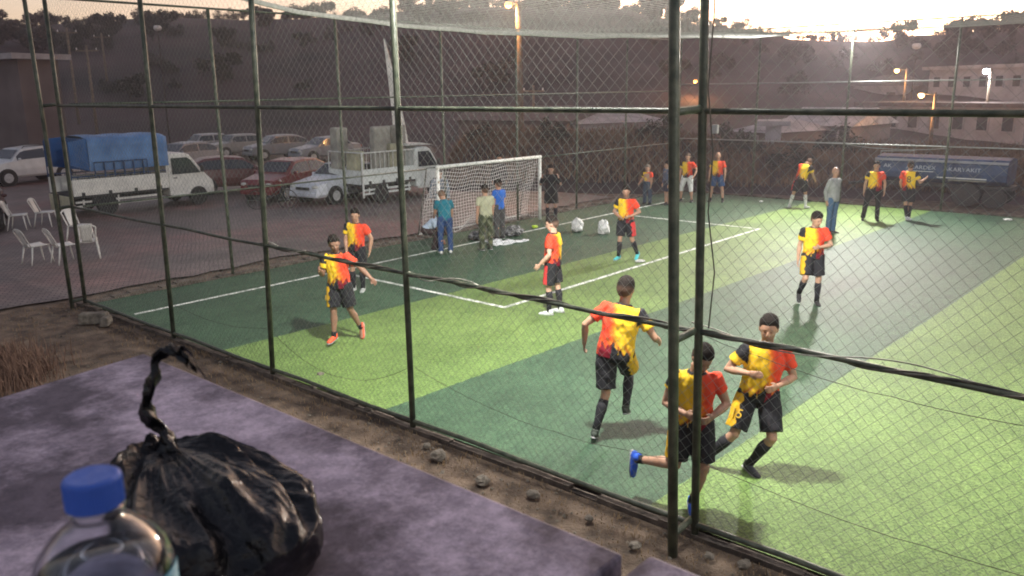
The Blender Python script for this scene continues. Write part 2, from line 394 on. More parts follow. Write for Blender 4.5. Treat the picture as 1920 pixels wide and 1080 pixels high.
# ------------------------------------------------------------------ fences
def wire_plane(P, total, height, z0, dz, dx, r, jit, seed, n=3, segs=7):
    """chain link: two families of slightly wavering diagonal wires; P(s, z) -> point"""
    m = MB(); rnd = random.Random(seed); k = dx / dz
    for fam in (1, -1):
        s = -height * k if fam > 0 else 0.0
        end = total if fam > 0 else total + height * k
        while s < end:
            pts = []; a = rnd.uniform(0, 6)
            za, zb = 0.0, height
            # clip to [0,total]
            for q in range(2):
                pass
            def S(z): return s + fam * z * k
            if fam > 0:
                za = max(0, -s / k); zb = min(height, (total - s) / k)
            else:
                za = max(0, (s - total) / k); zb = min(height, s / k)
            if zb - za > .05:
                L_ = max(2, int(segs * (zb - za) / height) + 1)
                for i in range(L_ + 1):
                    z = za + (zb - za) * i / L_
                    ss = S(z)
                    off = jit * (noise.noise(V((ss * .9, z * .9, 4.0 + seed))) + .4 * noise.noise(V((ss * 3, z * 3, 9.0))))
                    p = P(ss + off, z0 + z + off * .6)
                    pts.append(p)
                m.tube(pts, r, n, cap=False, ref=(0, 0, 1) if fam > 0 else (0, 0, 1))
            s += dx
    return m
# near fence ------------------------------------------------------------
FX = 6.2
nf = empty('chain_link_fence', (FX, 0, 0), 0, 'near green chain link fence in front of the purple ledge with cable wound on it', 'fence')
def post(parent, name, a, b, r, mt, n=14):
    m = MB(); m.tube([V(a), V(a).lerp(V(b), .35) + V((.004, 0, 0)), V(a).lerp(V(b), .7), V(b)], r, n); return m.build(name, mt, parent, smooth=True)
for Y, yt in ((16.4, 16.35), (12.9, 12.75), (9.98, 9.72), (6.98, 7.03), (3.16, 3.32), (-.2, -.2), (-3.4, -3.4)):
    post(nf, 'post', (0, Y, -.05), (0, yt, 5.8), .037, M['green_metal'])
post(nf, 'brace_post', (-.40, 3.16, -.05), (-.36, 3.40, 5.8), .045, M['green_metal'])
post(nf, 'brace_post', (-.24, 16.42, -.05), (-.26, 16.55, 5.8), .037, M['green_metal'])
for Y, x0 in ((3.2, -.38), (16.41, -.24)):
    for z in (.12, 1.93, 3.82): post(nf, 'rung', (x0, Y + z * .03, z), (0, Y + z * .02, z + .02), .032, M['green_metal'])
ys = [16.4, 12.9, 9.98, 6.98, 3.16, -.2, -3.4]
for z, r in ((.10, .028), (1.94, .022), (3.82, .026), (5.75, .026)):
    pts = []
    for i in range(len(ys) - 1):
        for q in range(4):
            y = ys[i] + (ys[i + 1] - ys[i]) * q / 4; pts.append((0.0, y, z + (.012 * math.sin(q * 1.7) if z < 3 else 0)))
    pts.append((0, ys[-1], z)); m = MB(); m.tube(pts, r, 10); m.build('rail', M['green_metal'], nf, smooth=True)
wm = wire_plane(lambda s, z: (.035 + .02 * nz(s, z, 1, .8), 16.38 - s, z), 19.8, 5.65, .1, .118, .098 * 1.18, .0015, .035, 3, segs=12)
wm.build('mesh', M['wire'], nf)
# wound cable / twisted wrap on the mid rail
def wrap(y0, y1, z, r, pitch, amp, seed, nm, mt, dev=0):
    pts = []; n = int(abs(y1 - y0) / .035)
    for i in range(n + 1):
        y = y0 + (y1 - y0) * i / n; a = 2 * math.pi * (y - y0) / pitch + seed
        aa = amp * (1 + .25 * nz(y, seed, 0, 1.3))
        pts.append((aa * math.cos(a) - .0, y, z + aa * math.sin(a) + dev * nz(y, seed, 0, .9)))
    m = MB(); m.tube(pts, [r * (1 + .25 * nz(p[1], seed, 2, 4)) for p in pts], 6); return m.build(nm, mt, nf, smooth=True)
M['cable'] = mat('cable', (.045, .055, .045), .5, .6, 9, .4, 60, col2=(.13, .115, .09))
M['cable_pale'] = mat('cable_pale', (.33, .31, .26), .6, .3, 14, col2=(.5, .48, .42))
wrap(9.98, -3.2, 1.945, .012, 1.3, .022, .3, 'wound_cable', M['cable'])
wrap(10.0, -3.2, 1.94, .009, .85, .024, 2.2, 'wound_cable', M['cable'])
wrap(9.9, 8.9, 1.96, .006, 1.3, .045, 1.0, 'wound_cable', M['cable_pale'])
wrap(7.05, 5.6, 1.95, .006, 1.1, .05, .4, 'wound_cable', M['cable_pale'])
wrap(3.3, -2, 1.965, .006, 1.9, .05, .9, 'wound_cable', M['cable_pale'])
def sag(parent, nm, a, b, drop, r, mt, n=16, wob=.02):
    a, b = V(a), V(b); pts = [a.lerp(b, i / n) - V((0, 0, drop * 4 * (i / n) * (1 - i / n) + wob * nz(i * .6, a.y, 0))) for i in range(n + 1)]
    m = MB(); m.tube(pts, r, 5); return m.build(nm, mt, parent, smooth=True)
for a, b, dr in (((.03, 12.9, .62), (.03, 9.98, .72), .14), ((.03, 9.98, .68), (.03, 6.98, .8), .42), ((.03, 6.98, .80), (.03, 3.16, .72), .22), ((.03, 3.16, .72), (.03, -.2, .7), .12), ((.03, 3.16, 1.9), (.03, .4, 1.75), .1)):
    sag(nf, 'tension_wire', a, b, dr, .0028, M['cable'])
m = MB(); m.tube([(-.05, 3.23, 5.6), (-.06, 3.17, 4.6), (-.05, 3.20, 4.0), (-.07, 3.12, 3.5), (-.05, 3.15, 3.0), (-.06, 3.06, 2.5), (-.04, 3.10, 2.0)], .006, 6); m.build('hanging_cable', M['cable'], nf, smooth=True)
m = MB(); m.box((-.05, 3.12, 3.68), (.03, .05, .07)); m.build('junction_box', M['white_paint'], nf, bevel=.005)
# goal end fence -----------------------------------------------------------
bf = empty('chain_link_fence', (6.4, 16.4, 0), 0, 'rear chain link fence behind the goal beside the car park', 'fence')
bx = [0, 3.0, 6.25, 9.75, 12.9, 16.0, 18.98, 22.4]
for x in bx[1:]: post(bf, 'post', (x, 0, -.05), (x, .02, 5.75), .036, M['green_metal'], 10)
for z, x0 in ((1.93, 0), (3.84, 0), (5.72, 0)):
    if z < 2:
        for a, b in ((0, 9.0), (13.55, 22.4)): post(bf, 'rail', (a, 0, z), (b, 0, z), .02, M['green_metal'], 8)
    else: post(bf, 'rail', (0, 0, z), (22.5, 0, z + .08), .022, M['green_metal'], 8)
wm = wire_plane(lambda s, z: (s, .03, z), 22.4, 5.6, .1, .118, .12, .0009, .03, 5, segs=5)
wm.build('mesh', M['net_dark'], bf)
# far side fence -----------------------------------------------------------
ff = empty('chain_link_fence', (29.0, 0, 0), 0, 'far chain link fence across the pitch below the bright floodlight', 'fence')
for y in (16.3, 13.1, 9.85, 6.6, 3.4, .2, -3, -6.2): post(ff, 'post', (0, y, -.05), (0, y, 6.05), .04, M['green_metal'], 10)
M['galv'] = mat('galv', (.3, .31, .3), .45, .2, 6, metal=.4)
for z in (2.1, 4.16, 6.05): post(ff, 'rail', (0, 16.3, z), (0, -6.2, z + .02), .022, M['galv'] if z < 5 else M['green_metal'], 8)
sag(ff, 'tension_wire', (0, 9.8, 2.08), (0, 6.6, 2.06), .1, .012, M['galv'])
wm = wire_plane(lambda s, z: (.03, 16.3 - s, z), 22.4, 5.9, .1, .16, .16, .0012, .03, 6, segs=4)
wm.build('mesh', M['net_dark'], ff)

# ------------------------------------------------------------------ roof net with its pale edge tape
rn = empty('roof_net', (0, 0, 0), 0, 'white cord net stretched over the pitch with a broad pale edge tape', 'net')
ex = [6.25, 8.3, 10.5, 13, 16.5, 19.5, 22, 25.5, 28.9]; ez = [5.72, 5.36, 5.24, 5.21, 5.27, 5.39, 5.49, 5.62, 5.82]
def rz_(x, y):
    e = interp(list(zip(ex, ez)), x); s_ = (12 - y) / 16
    return e + (5.72 - e) * sstep(0, 1, s_) - .22 * math.sin(math.pi * min(1, max(0, s_))) * math.sin(math.pi * (x - 6.2) / 22.8) + .03 * nz(x, y, 0, .7)
m = MB(); st = .13
y = 12.0
while y > 1.0:
    m.tube([(x, y, rz_(x, y)) for x in [6.25 + 22.7 * i / 14 for i in range(15)]], .0022, 3, cap=False); y -= st
x = 6.3
while x < 28.9:
    m.tube([(x, 12 - 11 * i / 7, rz_(x, 12 - 11 * i / 7)) for i in range(8)], .0016, 3, cap=False); x += st * 1.6
m.build('netting', M['rope'], rn)
m = MB(); m.tube([(x, 12.02, rz_(x, 12) - .03) for x in [6.25 + 22.7 * i / 30 for i in range(31)]], [(.04, .012)] * 31, 8, ref=(0, 0, 1)); m.build('edge_tape', M['rope'], rn, smooth=True)

# ------------------------------------------------------------------ goal
gx0, gx1, gy, gh = 15.50, 19.93, 16.02, 1.97
gl = empty('football_goal', ((gx0 + gx1) / 2, gy, 0.03), 0, 'white football goal with rusted left post and sagging white net', 'goal')
hw = (gx1 - gx0) / 2
M['goal_paint'] = mat('goal_paint', (.66, .67, .62), .5, .12, 5, .1, col2=(.74, .74, .70))
M['rust_paint'] = mat('rust_paint', (.50, .36, .24), .6, .5, 9, .2, col2=(.75, .75, .70), contrast=(.38, .5))
for sx, mt in ((-1, M['rust_paint']), (1, M['goal_paint'])):
    m = MB(); m.tube([(sx * hw, 0, 0), (sx * hw, 0, gh)], .048, 14); m.build('goal_post', mt, gl, smooth=True)
m = MB(); m.tube([(-hw - .048, 0, gh), (hw + .048, 0, gh - .01)], .048, 14); m.build('crossbar', M['goal_paint'], gl, smooth=True)
for sx in (-1, 1):
    m = MB(); m.tube([(sx * hw, 0, gh), (sx * (hw - .02), .45, gh - .05), (sx * hw, .85, .04)], .018, 8); m.build('net_support', M['green_metal'], gl, smooth=True)
m = MB(); m.tube([(-hw, .85, .04), (hw, .85, .04)], .022, 8); m.build('ground_bar', M['goal_paint'], gl, smooth=True)
nm_ = MB()
def netp(a, b):
    """a across 0..1, b down 0..1"""
    x = -hw + 2 * hw * a; fold = .35 * math.exp(-((a - .78 + b * .55) / .10) ** 2)
    yy = .06 + .62 * math.sin(b * 1.35) ** 1.2 + .14 * math.sin(a * 9 + b * 3) * b - fold * .55 * b
    z = gh * (1 - b) - .10 * math.sin(math.pi * a) * (1 - b) * 4 * b + .03 * math.sin(a * 21)
    return (x + .05 * math.sin(b * 9 + a * 5), min(.84, yy), max(.03, z))
na, nb = 46, 21
for i in range(na + 1): nm_.tube([netp(i / na, j / 14) for j in range(15)], .006, 3, cap=False)
for j in range(nb + 1): nm_.tube([netp(i / 30, j / nb) for i in range(31)], .006, 3, cap=False)
for sx in (-1, 1):
    for i in range(1, 8):
        yb = .85 * i / 8; zt = gh - .05 - max(0, (yb - .45)) * 4.2
        nm_.tube([(sx * hw, yb, .04), (sx * (hw + .03), yb, zt / 2), (sx * hw, yb, max(.1, zt))], .004, 3, cap=False)
    for j in range(1, 18):
        z = gh * j / 18; ym = .45 + (.85 - .45) * (1 - z / gh)
        nm_.tube([(sx * hw, 0, z), (sx * (hw + .03), ym / 2, z - .02), (sx * hw, ym, z)], .004, 3, cap=False)
M['net'] = mat('net', (.72, .68, .66), .8, .1, 10)
nm_.build('net', M['net'], gl)

# ------------------------------------------------------------------ floodlights
M['lamp_white'] = mat('lamp_white', (1, .98, .92), emit=400)
M['housing'] = mat('housing', (.2, .2, .2), .5, .2, 5)
def floodlight(loc, aim, power, label, size=.5, col=(1, .97, .9), spread=150):
    e = empty('floodlight', loc, 0, label, 'floodlight', 'floodlights mounted on the fence tops')
    d = (V(aim) - V(loc)).normalized(); q = d.to_track_quat('-Z', 'Y'); R = q.to_matrix()
    m = MB(); m.box((0, 0, 0), (.55, .4, .10), M=R); m.box(tuple(R @ V((0, 0, .07))), (.3, .24, .08), M=R); m.build('housing', M['housing'], e, bevel=.01)
    m = MB(); m.box(tuple(R @ V((0, 0, -.055))), (.48, .33, .012), M=R); m.build('lens', M['lamp_white'], e)
    m = MB(); m.tube([(0, 0, -.45), (0, 0, -.1)], .02, 8); m.tube([tuple(R @ V((-.29, 0, 0))), (-.0, 0, -.2), tuple(R @ V((.29, 0, 0)))], .014, 6); m.build('bracket', M['green_metal'], e)
    ld = bpy.data.lights.new('flood_beam', 'AREA'); ld.shape = 'RECTANGLE'; ld.size = .48; ld.size_y = .33; ld.energy = power; ld.color = col; ld.spread = math.radians(spread)
    lo = bpy.data.objects.new('flood_beam', ld); COL.objects.link(lo); lo.parent = e; lo.location = d * .085; lo.rotation_euler = q.to_euler()
    return e
floodlight((29.0, 9.75, 6.35), (15, 6.5, 0), 720, 'bright floodlight glowing white above the far fence')
floodlight((6.45, 5.1, 6.95), (13, 7.5, 0), 560, 'floodlight above the near fence just over the top of the photo')
floodlight((6.1, -3.4, 6.2), (13, -1, 0), 130, 'floodlight above the near fence to the right of the photo')
# ------------------------------------------------------------------ vehicles
def paint(name, c, rough=.3): return mat(name, c, rough, .12, 3, .03, spec=.6)
M['glass'] = mat('glass', (.03, .035, .045), .12, .3, 2, spec=.8)
M['tyre'] = mat('tyre', (.025, .025, .025), .85, .3, 20)
M['rim'] = mat('rim', (.5, .5, .5), .4, .2, 10)
M['dark'] = mat('dark', (.035, .035, .035), .7, .3, 10)
M['head_glass'] = mat('head_glass', (.55, .55, .5), .15, .2, 20)
M['tail_glass'] = mat('tail_glass', (.3, .02, .02), .2, .2, 20)
def wheel(parent, x, y, r, wdt=.2):
    m = MB(); m.tube([(x, y - wdt / 2, r), (x, y - wdt * .42, r), (x, y + wdt * .42, r), (x, y + wdt / 2, r)], [r * .9, r, r, r * .9], 22, ref=(0, 0, 1)); w_ = m.build('wheel', M['tyre'], parent, smooth=False)
    sgn = -1 if y < 0 else 1
    m = MB(); yy = y + sgn * wdt / 2
    m.tube([(x, yy - sgn * .01, r), (x, yy + sgn * .012, r)], [r * .62, r * .58], 20, ref=(0, 0, 1))
    for k in range(5):
        a = k * 2 * math.pi / 5; m.box((x + math.cos(a) * r * .33, yy + sgn * .018, r + math.sin(a) * r * .33), (r * .5, .012, r * .12), M=Matrix.Rotation(-a, 3, 'Y'))
    m.build('rim', M['rim'], w_)
    return w_
SPEC = {
 # L, half width, ground clearance, stations (x/L, belt z, roof z or None)
 'hatch': dict(L=3.9, w=.83, st=[(0, .62, None), (.03, .80, None), (.22, .93, None), (.25, .94, .95), (.42, .95, 1.40), (.60, .96, 1.46), (.80, .97, 1.42), (.93, .97, 1.22), (.985, .92, .93), (1, .70, None)]),
 'sedan': dict(L=4.3, w=.84, st=[(0, .60, None), (.03, .76, None), (.24, .90, None), (.27, .90, .91), (.42, .92, 1.36), (.60, .93, 1.40), (.73, .94, 1.30), (.84, .95, .96), (.97, .93, None), (1, .68, None)]),
 'boxy': dict(L=4.1, w=.80, st=[(0, .62, None), (.02, .82, None), (.24, .90, None), (.27, .90, .91), (.37, .91, 1.36), (.60, .92, 1.39), (.76, .92, 1.36), (.84, .92, .94), (.985, .90, None), (1, .62, None)]),
 'suv': dict(L=4.4, w=.90, st=[(0, .70, None), (.03, .92, None), (.22, 1.08, None), (.25, 1.09, 1.10), (.38, 1.11, 1.60), (.60, 1.13, 1.68), (.82, 1.15, 1.64), (.95, 1.15, 1.42), (.99, 1.1, 1.12), (1, .75, None)]),
}
def car(kind, loc, yaw, body_col, label, group='cars parked beyond the pitch', rack=False, lit=False):
    """front towards local -x"""
    S = SPEC[kind]; L_, w_ = S['L'], S['w']; wr = .31 if kind != 'suv' else .36
    e = empty('parked_car', loc, yaw, label, 'car', group)
    pm = paint('car_paint', body_col)
    m = MB(); rings = []; zb = .22 if kind != 'suv' else .28
    for fx, zc, zr in S['st']:
        x = (fx - .5) * L_; ends = min(fx, 1 - fx); ww = w_ * (1 - .16 * max(0, 1 - ends / .10) ** 1.5)
        zt = zr if zr else zc; wi = ww * (.93 if not zr else max(.74, .93 - .35 * (zt - zc)))
        ring = [(x, -ww * .9, zb + .06), (x, -ww, zb + .16), (x, -ww * 1.0, (zb + zc) / 2 + .05), (x, -ww * .96, zc)]
        ring += [(x, -wi, zt), (x, -wi * .8, zt + .025), (x, 0, zt + .045)]
        ring += [(a, -b, c) for a, b, c in ring[-2::-1]]
        rings.append(ring)
    k = len(rings[0]); vs = [p for r in rings for p in r]; fs = []
    for i in range(len(rings) - 1):
        for j in range(k): fs.append((i * k + j, i * k + (j + 1) % k, (i + 1) * k + (j + 1) % k, (i + 1) * k + j))
    fs.append(tuple(range(k - 1, -1, -1))); fs.append(tuple((len(rings) - 1) * k + j for j in range(k)))
    m.add(vs, fs); m.build('body', pm, e, smooth=False, bevel=.03)
    # glasshouse
    st = [s for s in S['st'] if s[2]]
    def side(fx):
        zc = interp([(a, b) for a, b, c in S['st']], fx); zt = interp([(a, c) for a, b, c in st], fx)
        return zc, zt
    x0, x1 = st[0][0], st[-1][0]; mid = (x0 + x1) / 2 + .01
    for sg in (-1, 1):
        for a, b in ((x0 + .06, mid - .01), (mid + .01, x1 - .045)):
            m = MB(); n = 6; vs = []
            for i in range(n + 1):
                fx = a + (b - a) * i / n; zc, zt = side(fx); h = max(.03, zt - zc)
                for q in (.08, .84):
                    wi = w_ * .96 + (w_ * max(.74, .93 - .35 * h) - w_ * .96) * q
                    vs.append(((fx - .5) * L_, sg * (wi + .012), zc + h * q))
            fs = [(2 * i, 2 * i + 1, 2 * i + 3, 2 * i + 2) for i in range(n)]
            m.add(vs, fs); o = m.build('side_window', M['glass'], e)
    for (fa, fb), nm in (((st[0][0], st[1][0]), 'windscreen'), ((st[-2][0] if kind != 'suv' else st[-2][0], st[-1][0]), 'rear_window')):
        (za, zta), (zb_, ztb) = side(fa), side(fb)
        xa, xb = (fa - .5) * L_, (fb - .5) * L_
        d = V((xb - xa, 0, ztb - zta)); nrm = V((-d.z, 0, d.x)).normalized() * .02
        if nrm.z < 0: nrm = -nrm
        p = lambda f, wv: tuple(V((xa, 0, zta + .03)).lerp(V((xb, 0, ztb + .03)), f) + nrm + V((0, wv, 0)))
        m = MB(); m.add([p(.12, -w_ * .78), p(.12, w_ * .78), p(.88, w_ * .68), p(.88, -w_ * .68)], [(0, 1, 2, 3)]); m.build(nm, M['glass'], e)
    for sx in (.19, .80):
        for sg in (-1, 1):
            m = MB(); m.tube([((sx - .5) * L_, sg * (w_ - .22), wr), ((sx - .5) * L_, sg * (w_ + .006), wr)], wr * 1.18, 20, ref=(0, 0, 1)); m.build('wheel_arch', M['dark'], e)
            wheel(e, (sx - .5) * L_, sg * (w_ - .07), wr)
    for sg in (-1, 1):
        m = MB(); m.ell((-L_ / 2 + .10, sg * w_ * .66, .66 if kind != 'suv' else .80), .12, .17, .08); m.build('headlight', M['head_glass'], e, smooth=True)
        m = MB(); m.box((L_ / 2 - .04, sg * w_ * .70, .78), (.08, .22, .14)); m.build('tail_light', M['tail_glass'], e, bevel=.01)
        m = MB(); m.ell((-.5 * L_ + (x0 + .07) * L_, sg * (w_ + .09), side(x0 + .05)[0] + .08), .06, .09, .06, nu=10, nv=6); m.build('wing_mirror', pm, e, smooth=True)
    for sg in (-1, 1):
        m = MB(); m.box((sg * (L_ / 2 - .01), 0, .38), (.10, w_ * 1.66, .16)); m.build('bumper', M['dark'] if kind == 'boxy' else pm, e, bevel=.03)
    m = MB(); m.box((-L_ / 2 - .005, 0, .60), (.05, w_ * .8, .10)); m.build('grille', M['dark'], e)
    if rack:
        m = MB()
        for sg in (-1, 1): m.tube([(-.4, sg * w_ * .66, 1.62), (-.3, sg * w_ * .66, 1.72), (1.2, sg * w_ * .66, 1.72), (1.35, sg * w_ * .66, 1.62)], .02, 6)
        m.build('roof_rail', M['dark'], e)
    return e
WH, GR = (.34, .34, .36), (.20, .21, .24)
def cpos(px, py): return G(px, py, .02)
car('suv', cpos(52, 342), math.radians(12), (.62, .62, .62), 'white sport utility car with roof rails parked left of the truck', rack=True)
car('hatch', G(8, 300), math.radians(8), (.30, .30, .33), 'grey car behind the white sport utility car at the left edge')
car('hatch', cpos(440, 358), math.radians(180 - 20), (.10, .012, .016), 'dark maroon hatchback just right of the blue tarpaulin truck')
car('hatch', cpos(540, 368), math.radians(20), (.17, .022, .026), 'red hatchback between the maroon car and the white car nose')
car('sedan', cpos(648, 372), math.radians(8), (.58, .61, .66), 'white saloon car with its bonnet showing left of the loaded truck')
car('boxy', G(388, 290), math.radians(-5), WH, 'pale boxy saloon car leftmost of the far row behind the trucks')
car('boxy', G(448, 292), math.radians(-3), (.28, .28, .28), 'second pale boxy saloon of the far row right of the leftmost one')
car('hatch', G(520, 297), math.radians(-8), GR, 'silver rounded car in the far row behind the red hatchback')
car('sedan', G(612, 300), math.radians(-6), (.22, .24, .28), 'grey blue car roof at the right end of the far row')
car('hatch', G(345, 318), math.radians(10), (.20, .21, .24), 'grey car roof peeping over the bonnet of the blue tarpaulin truck')
car('sedan', G(-46, 424), math.radians(70), (.05, .012, .012), 'dark car tail cut by the left edge beside the plastic chairs')

def pickup(loc, L_, label, cargo_x, col, name='flatbed_truck'):
    """nose towards +x, near side at y=0, width 1.95 towards +y"""
    e = empty(name, loc, 0, label, 'truck')
    W_ = 1.95; pm = paint('truck_paint', col, .4); bl, cx = cargo_x, cargo_x + .06
    m = MB(); m.box((L_ / 2 - .3, W_ / 2, .48), (L_ - .9, .8, .16)); m.build('chassis', M['dark'], e)
    # cab
    cl = L_ - cx
    prof = [(cx, .42), (cx, 1.86), (cx + .12, 1.93), (cx + cl * .40, 1.92), (cx + cl * .50, 1.84), (cx + cl * .80, 1.16), (cx + cl * .97, .86), (L_, .66), (L_ - .01, .36)]
    m = MB(); m.prism(prof, .02, W_ - .02); m.build('cab', pm, e, bevel=.05)
    for yy, sg in ((.015, -1), (W_ - .015, 1)):
        m = MB(); q = [(cx + .14, 1.18), (cx + .13, 1.76), (cx + cl * .42, 1.76), (cx + cl * .50, 1.66), (cx + cl * .70, 1.18)]
        m.prism(q, yy + sg * .012 - .008, yy + sg * .012 + .008); m.build('side_window', M['glass'], e)
        m = MB(); m.box((cx + cl * .72, yy + sg * .10, 1.32), (.08, .16, .24)); m.build('wing_mirror', M['dark'], e, bevel=.02)
        m = MB(); m.box((cx + .24, yy + sg * .014, 1.05), (.13, .02, .03)); m.build('door_handle', M['dark'], e)
        m = MB(); m.ell((L_ - .08, yy - sg * .22, .78), .10, .16, .10); m.build('headlight', M['head_glass'], e, smooth=True)
    a, b = V((cx + cl * .50, 0, 1.84)), V((cx + cl * .80, 0, 1.16)); nrm = V((.8, 0, .45)).normalized() * .03
    m = MB(); m.add([tuple(a.lerp(b, f) + nrm + V((0, y, 0))) for f, y in ((.08, .2), (.08, W_ - .2), (.95, W_ - .12), (.95, .12))], [(0, 1, 2, 3)]); m.build('windscreen', M['glass'], e)
    m = MB(); m.box((L_ - .02, W_ / 2, .42), (.16, W_ - .1, .2)); m.build('bumper', M['dark'], e, bevel=.03)
    # bed
    m = MB(); m.box((bl / 2, W_ / 2, .70), (bl, W_, .08)); m.build('bed_floor', M['dark'], e)
    for y in (0.0, W_):
        m = MB(); m.box((bl / 2, y, 1.0), (bl, .05, .54))
        for k in range(3): m.box((bl / 2, y - .03 if y == 0 else y + .03, .84 + .16 * k), (bl - .04, .012, .02))
        m.build('side_board', pm, e, bevel=.008)
        m = MB()
        for k in range(4): m.box((.3 + (bl - .6) * k / 3, y - .04 if y == 0 else y + .04, .78), (.1, .03, .12))
        m.build('hinge', M['dark'], e)
    m = MB(); m.box((bl + .01, W_ / 2, 1.25), (.05, W_, 1.0)); m.build('headboard', pm, e)
    m = MB()
    for z in (.52, .38): m.box((bl * .66, .02, z), (bl * .48, .03, .07))
    for x in (bl * .45, bl * .88): m.box((x, .03, .5), (.04, .03, .4))
    m.build('side_guard', pm, e)
    m = MB(); m.box((.30, .02, .52), (.52, .03, .06)); m.box((.30, .02, .38), (.52, .03, .06)); m.box((.30, .035, .47), (.05, .02, .25)); m.build('side_guard', pm, e)
    m = MB(); m.box((cx + cl * .25, .0, .40), (cl * .42, .06, .08)); m.build('sill', M['white_paint'], e)
    for x in (bl * .33, cx + cl * .62):
        for y in (.14, W_ - .14):
            m = MB(); m.box((x, y + (.05 if y < 1 else -.05), .56), (.95, .3, .36)); m.build('wheel_arch', M['dark'], e, bevel=.12)
            wheel(e, 0, 0, .34).location = (x, y - .06 if y < 1 else y + .06, 0)
    return e, bl, W_, pm
t1, bl, W_, pm1 = pickup((10.88, 28.5, .012), 5.05, 'white flatbed truck carrying a blue tarpaulin box with its tailgate hanging down', 3.25, (.74, .72, .66))
M['cream'] = mat('cream', (.62, .58, .40), .6, .15, 4, .1)
m = MB(); m.box((-.05, W_ / 2, .43), (.04, W_ - .1, .55))
for k in range(3): m.box((-.075, W_ / 2, .28 + .15 * k), (.012, W_ - .2, .02))
m.build('tailgate', M['cream'], t1)
m = MB(); m.box((-.09, W_ * .55, .45), (.05, .05, .6)); m.box((-.06, W_ / 2, .10), (.05, W_ - .1, .06)); m.build('rear_bar', M['dark'], t1)
M['tarp'] = mat('tarp', (.05, .15, .36), .6, .25, 1.4, .5, 6, col2=(.13, .27, .52))
M['tarp_dark'] = mat('tarp_dark', (.015, .09, .26), .65, .3, 2, .5, 6)
M['blue_metal'] = mat('blue_metal', (.02, .06, .15), .5, .3, 6)
tp = MB()
def tarp_pt(i, j, n=18, k=12):
    x = .62 + 2.72 * i / n; a = j / k
    if a < .35: y, z = -.02, 1.52 + (2.62 - 1.52) * a / .35
    elif a < .65: t_ = (a - .35) / .3; y, z = -.02 + (W_ + .04) * t_, 2.62 + .07 * math.sin(math.pi * t_)
    else: y, z = W_ + .02, 2.62 - (2.62 - 1.5) * (a - .65) / .35
    b = .02 * nz(x * 2, z * 2, y) + .012 * math.sin(x * 9)
    return (x, y + (b if a < .35 else 0), z - (.03 * math.sin(x * 3.3) ** 2 if .3 < a < .7 else 0))
n, k = 18, 12
tp.v = [tarp_pt(i, j) for i in range(n + 1) for j in range(k + 1)]
tp.f = [(i * (k + 1) + j, i * (k + 1) + j + 1, (i + 1) * (k + 1) + j + 1, (i + 1) * (k + 1) + j) for i in range(n) for j in range(k)]; tp.mi = [0] * len(tp.f)
tp.f.append(tuple(n * (k + 1) + j for j in range(k + 1))); tp.mi.append(0)
tp.build('tarpaulin', M['tarp'], t1, smooth=True)
m = MB(); m.box((.60, W_ / 2, 2.06), (.03, W_, 1.05)); m.prism([(.02, 1.62), (.02, 2.55), (.60, 2.60), (.60, 1.55)], W_ - .02, W_ + .02); m.prism([(.02, 1.75), (.02, 2.50), (.60, 2.60), (.60, 1.55)], -.02, .02); m.build('tarpaulin_flap', M['tarp_dark'], t1)
for y in (0, W_):
    m = MB(); m.tube([(0, y, 1.27), (0, y, 1.36), (3.2, y, 1.36), (3.2, y, 1.27)], .02, 6); m.tube([(0, y, 1.27), (0, y, 2.5)], .022, 6)
    for i in range(9): m.tube([(.35 * i + .2, y, 1.25), (.35 * i + .2, y, 1.36)], .012, 5)
    m.build('bed_rail', M['blue_metal'], t1)
m = MB()
m.tube([(.75, -.06, 1.30), (.75, -.06, 1.80), (2.55, -.06, 1.80), (2.55, -.06, 1.30)], .022, 6)
for i in range(1, 6): m.tube([(.75 + .33 * i, -.06, 1.3), (.75 + .33 * i, -.06, 1.8)], .03, 6)
m.build('ladder_rack', M['blue_metal'], t1)

t2, bl, W_, pm2 = pickup((18.8, 23.3, .012), 4.2, 'white flatbed truck loaded with tall grey panels behind the goal', 2.55, (.60, .64, .62))
m = MB()
for y in (0, W_):
    m.tube([(0, y, 1.27), (0, y, 1.86), (2.5, y, 1.86), (2.5, y, 1.27)], .025, 6)
    for i in range(1, 12): m.tube([(.21 * i, y, 1.27), (.21 * i, y, 1.86)], .012, 5)
m.tube([(0, 0, 1.86), (0, W_, 1.86)], .025, 6); m.tube([(0, 0, .25), (0, 0, 1.86)], .04, 6)
m.build('cage_rail', M['white_paint'], t2)
m = MB(); m.box((2.66, W_ / 2, 2.03), (.9, W_ * .9, .06)); m.prism([(2.3, 2.0), (3.6, 1.98), (3.1, 2.07), (2.3, 2.08)], .1, W_ - .1); m.build('cab_visor', M['white_paint'], t2)
m = MB(); m.box((-.05, W_ / 2, .98), (.04, W_ - .1, .5)); m.build('tailgate', pm2, t2)
M['panel'] = mat('panel', (.27, .26, .23), .85, .3, 3, .5, 12, col2=(.40, .39, .34))
M['panel2'] = mat('panel_tan', (.36, .35, .24), .85, .3, 3, .5, 12)
rp_ = random.Random(5)
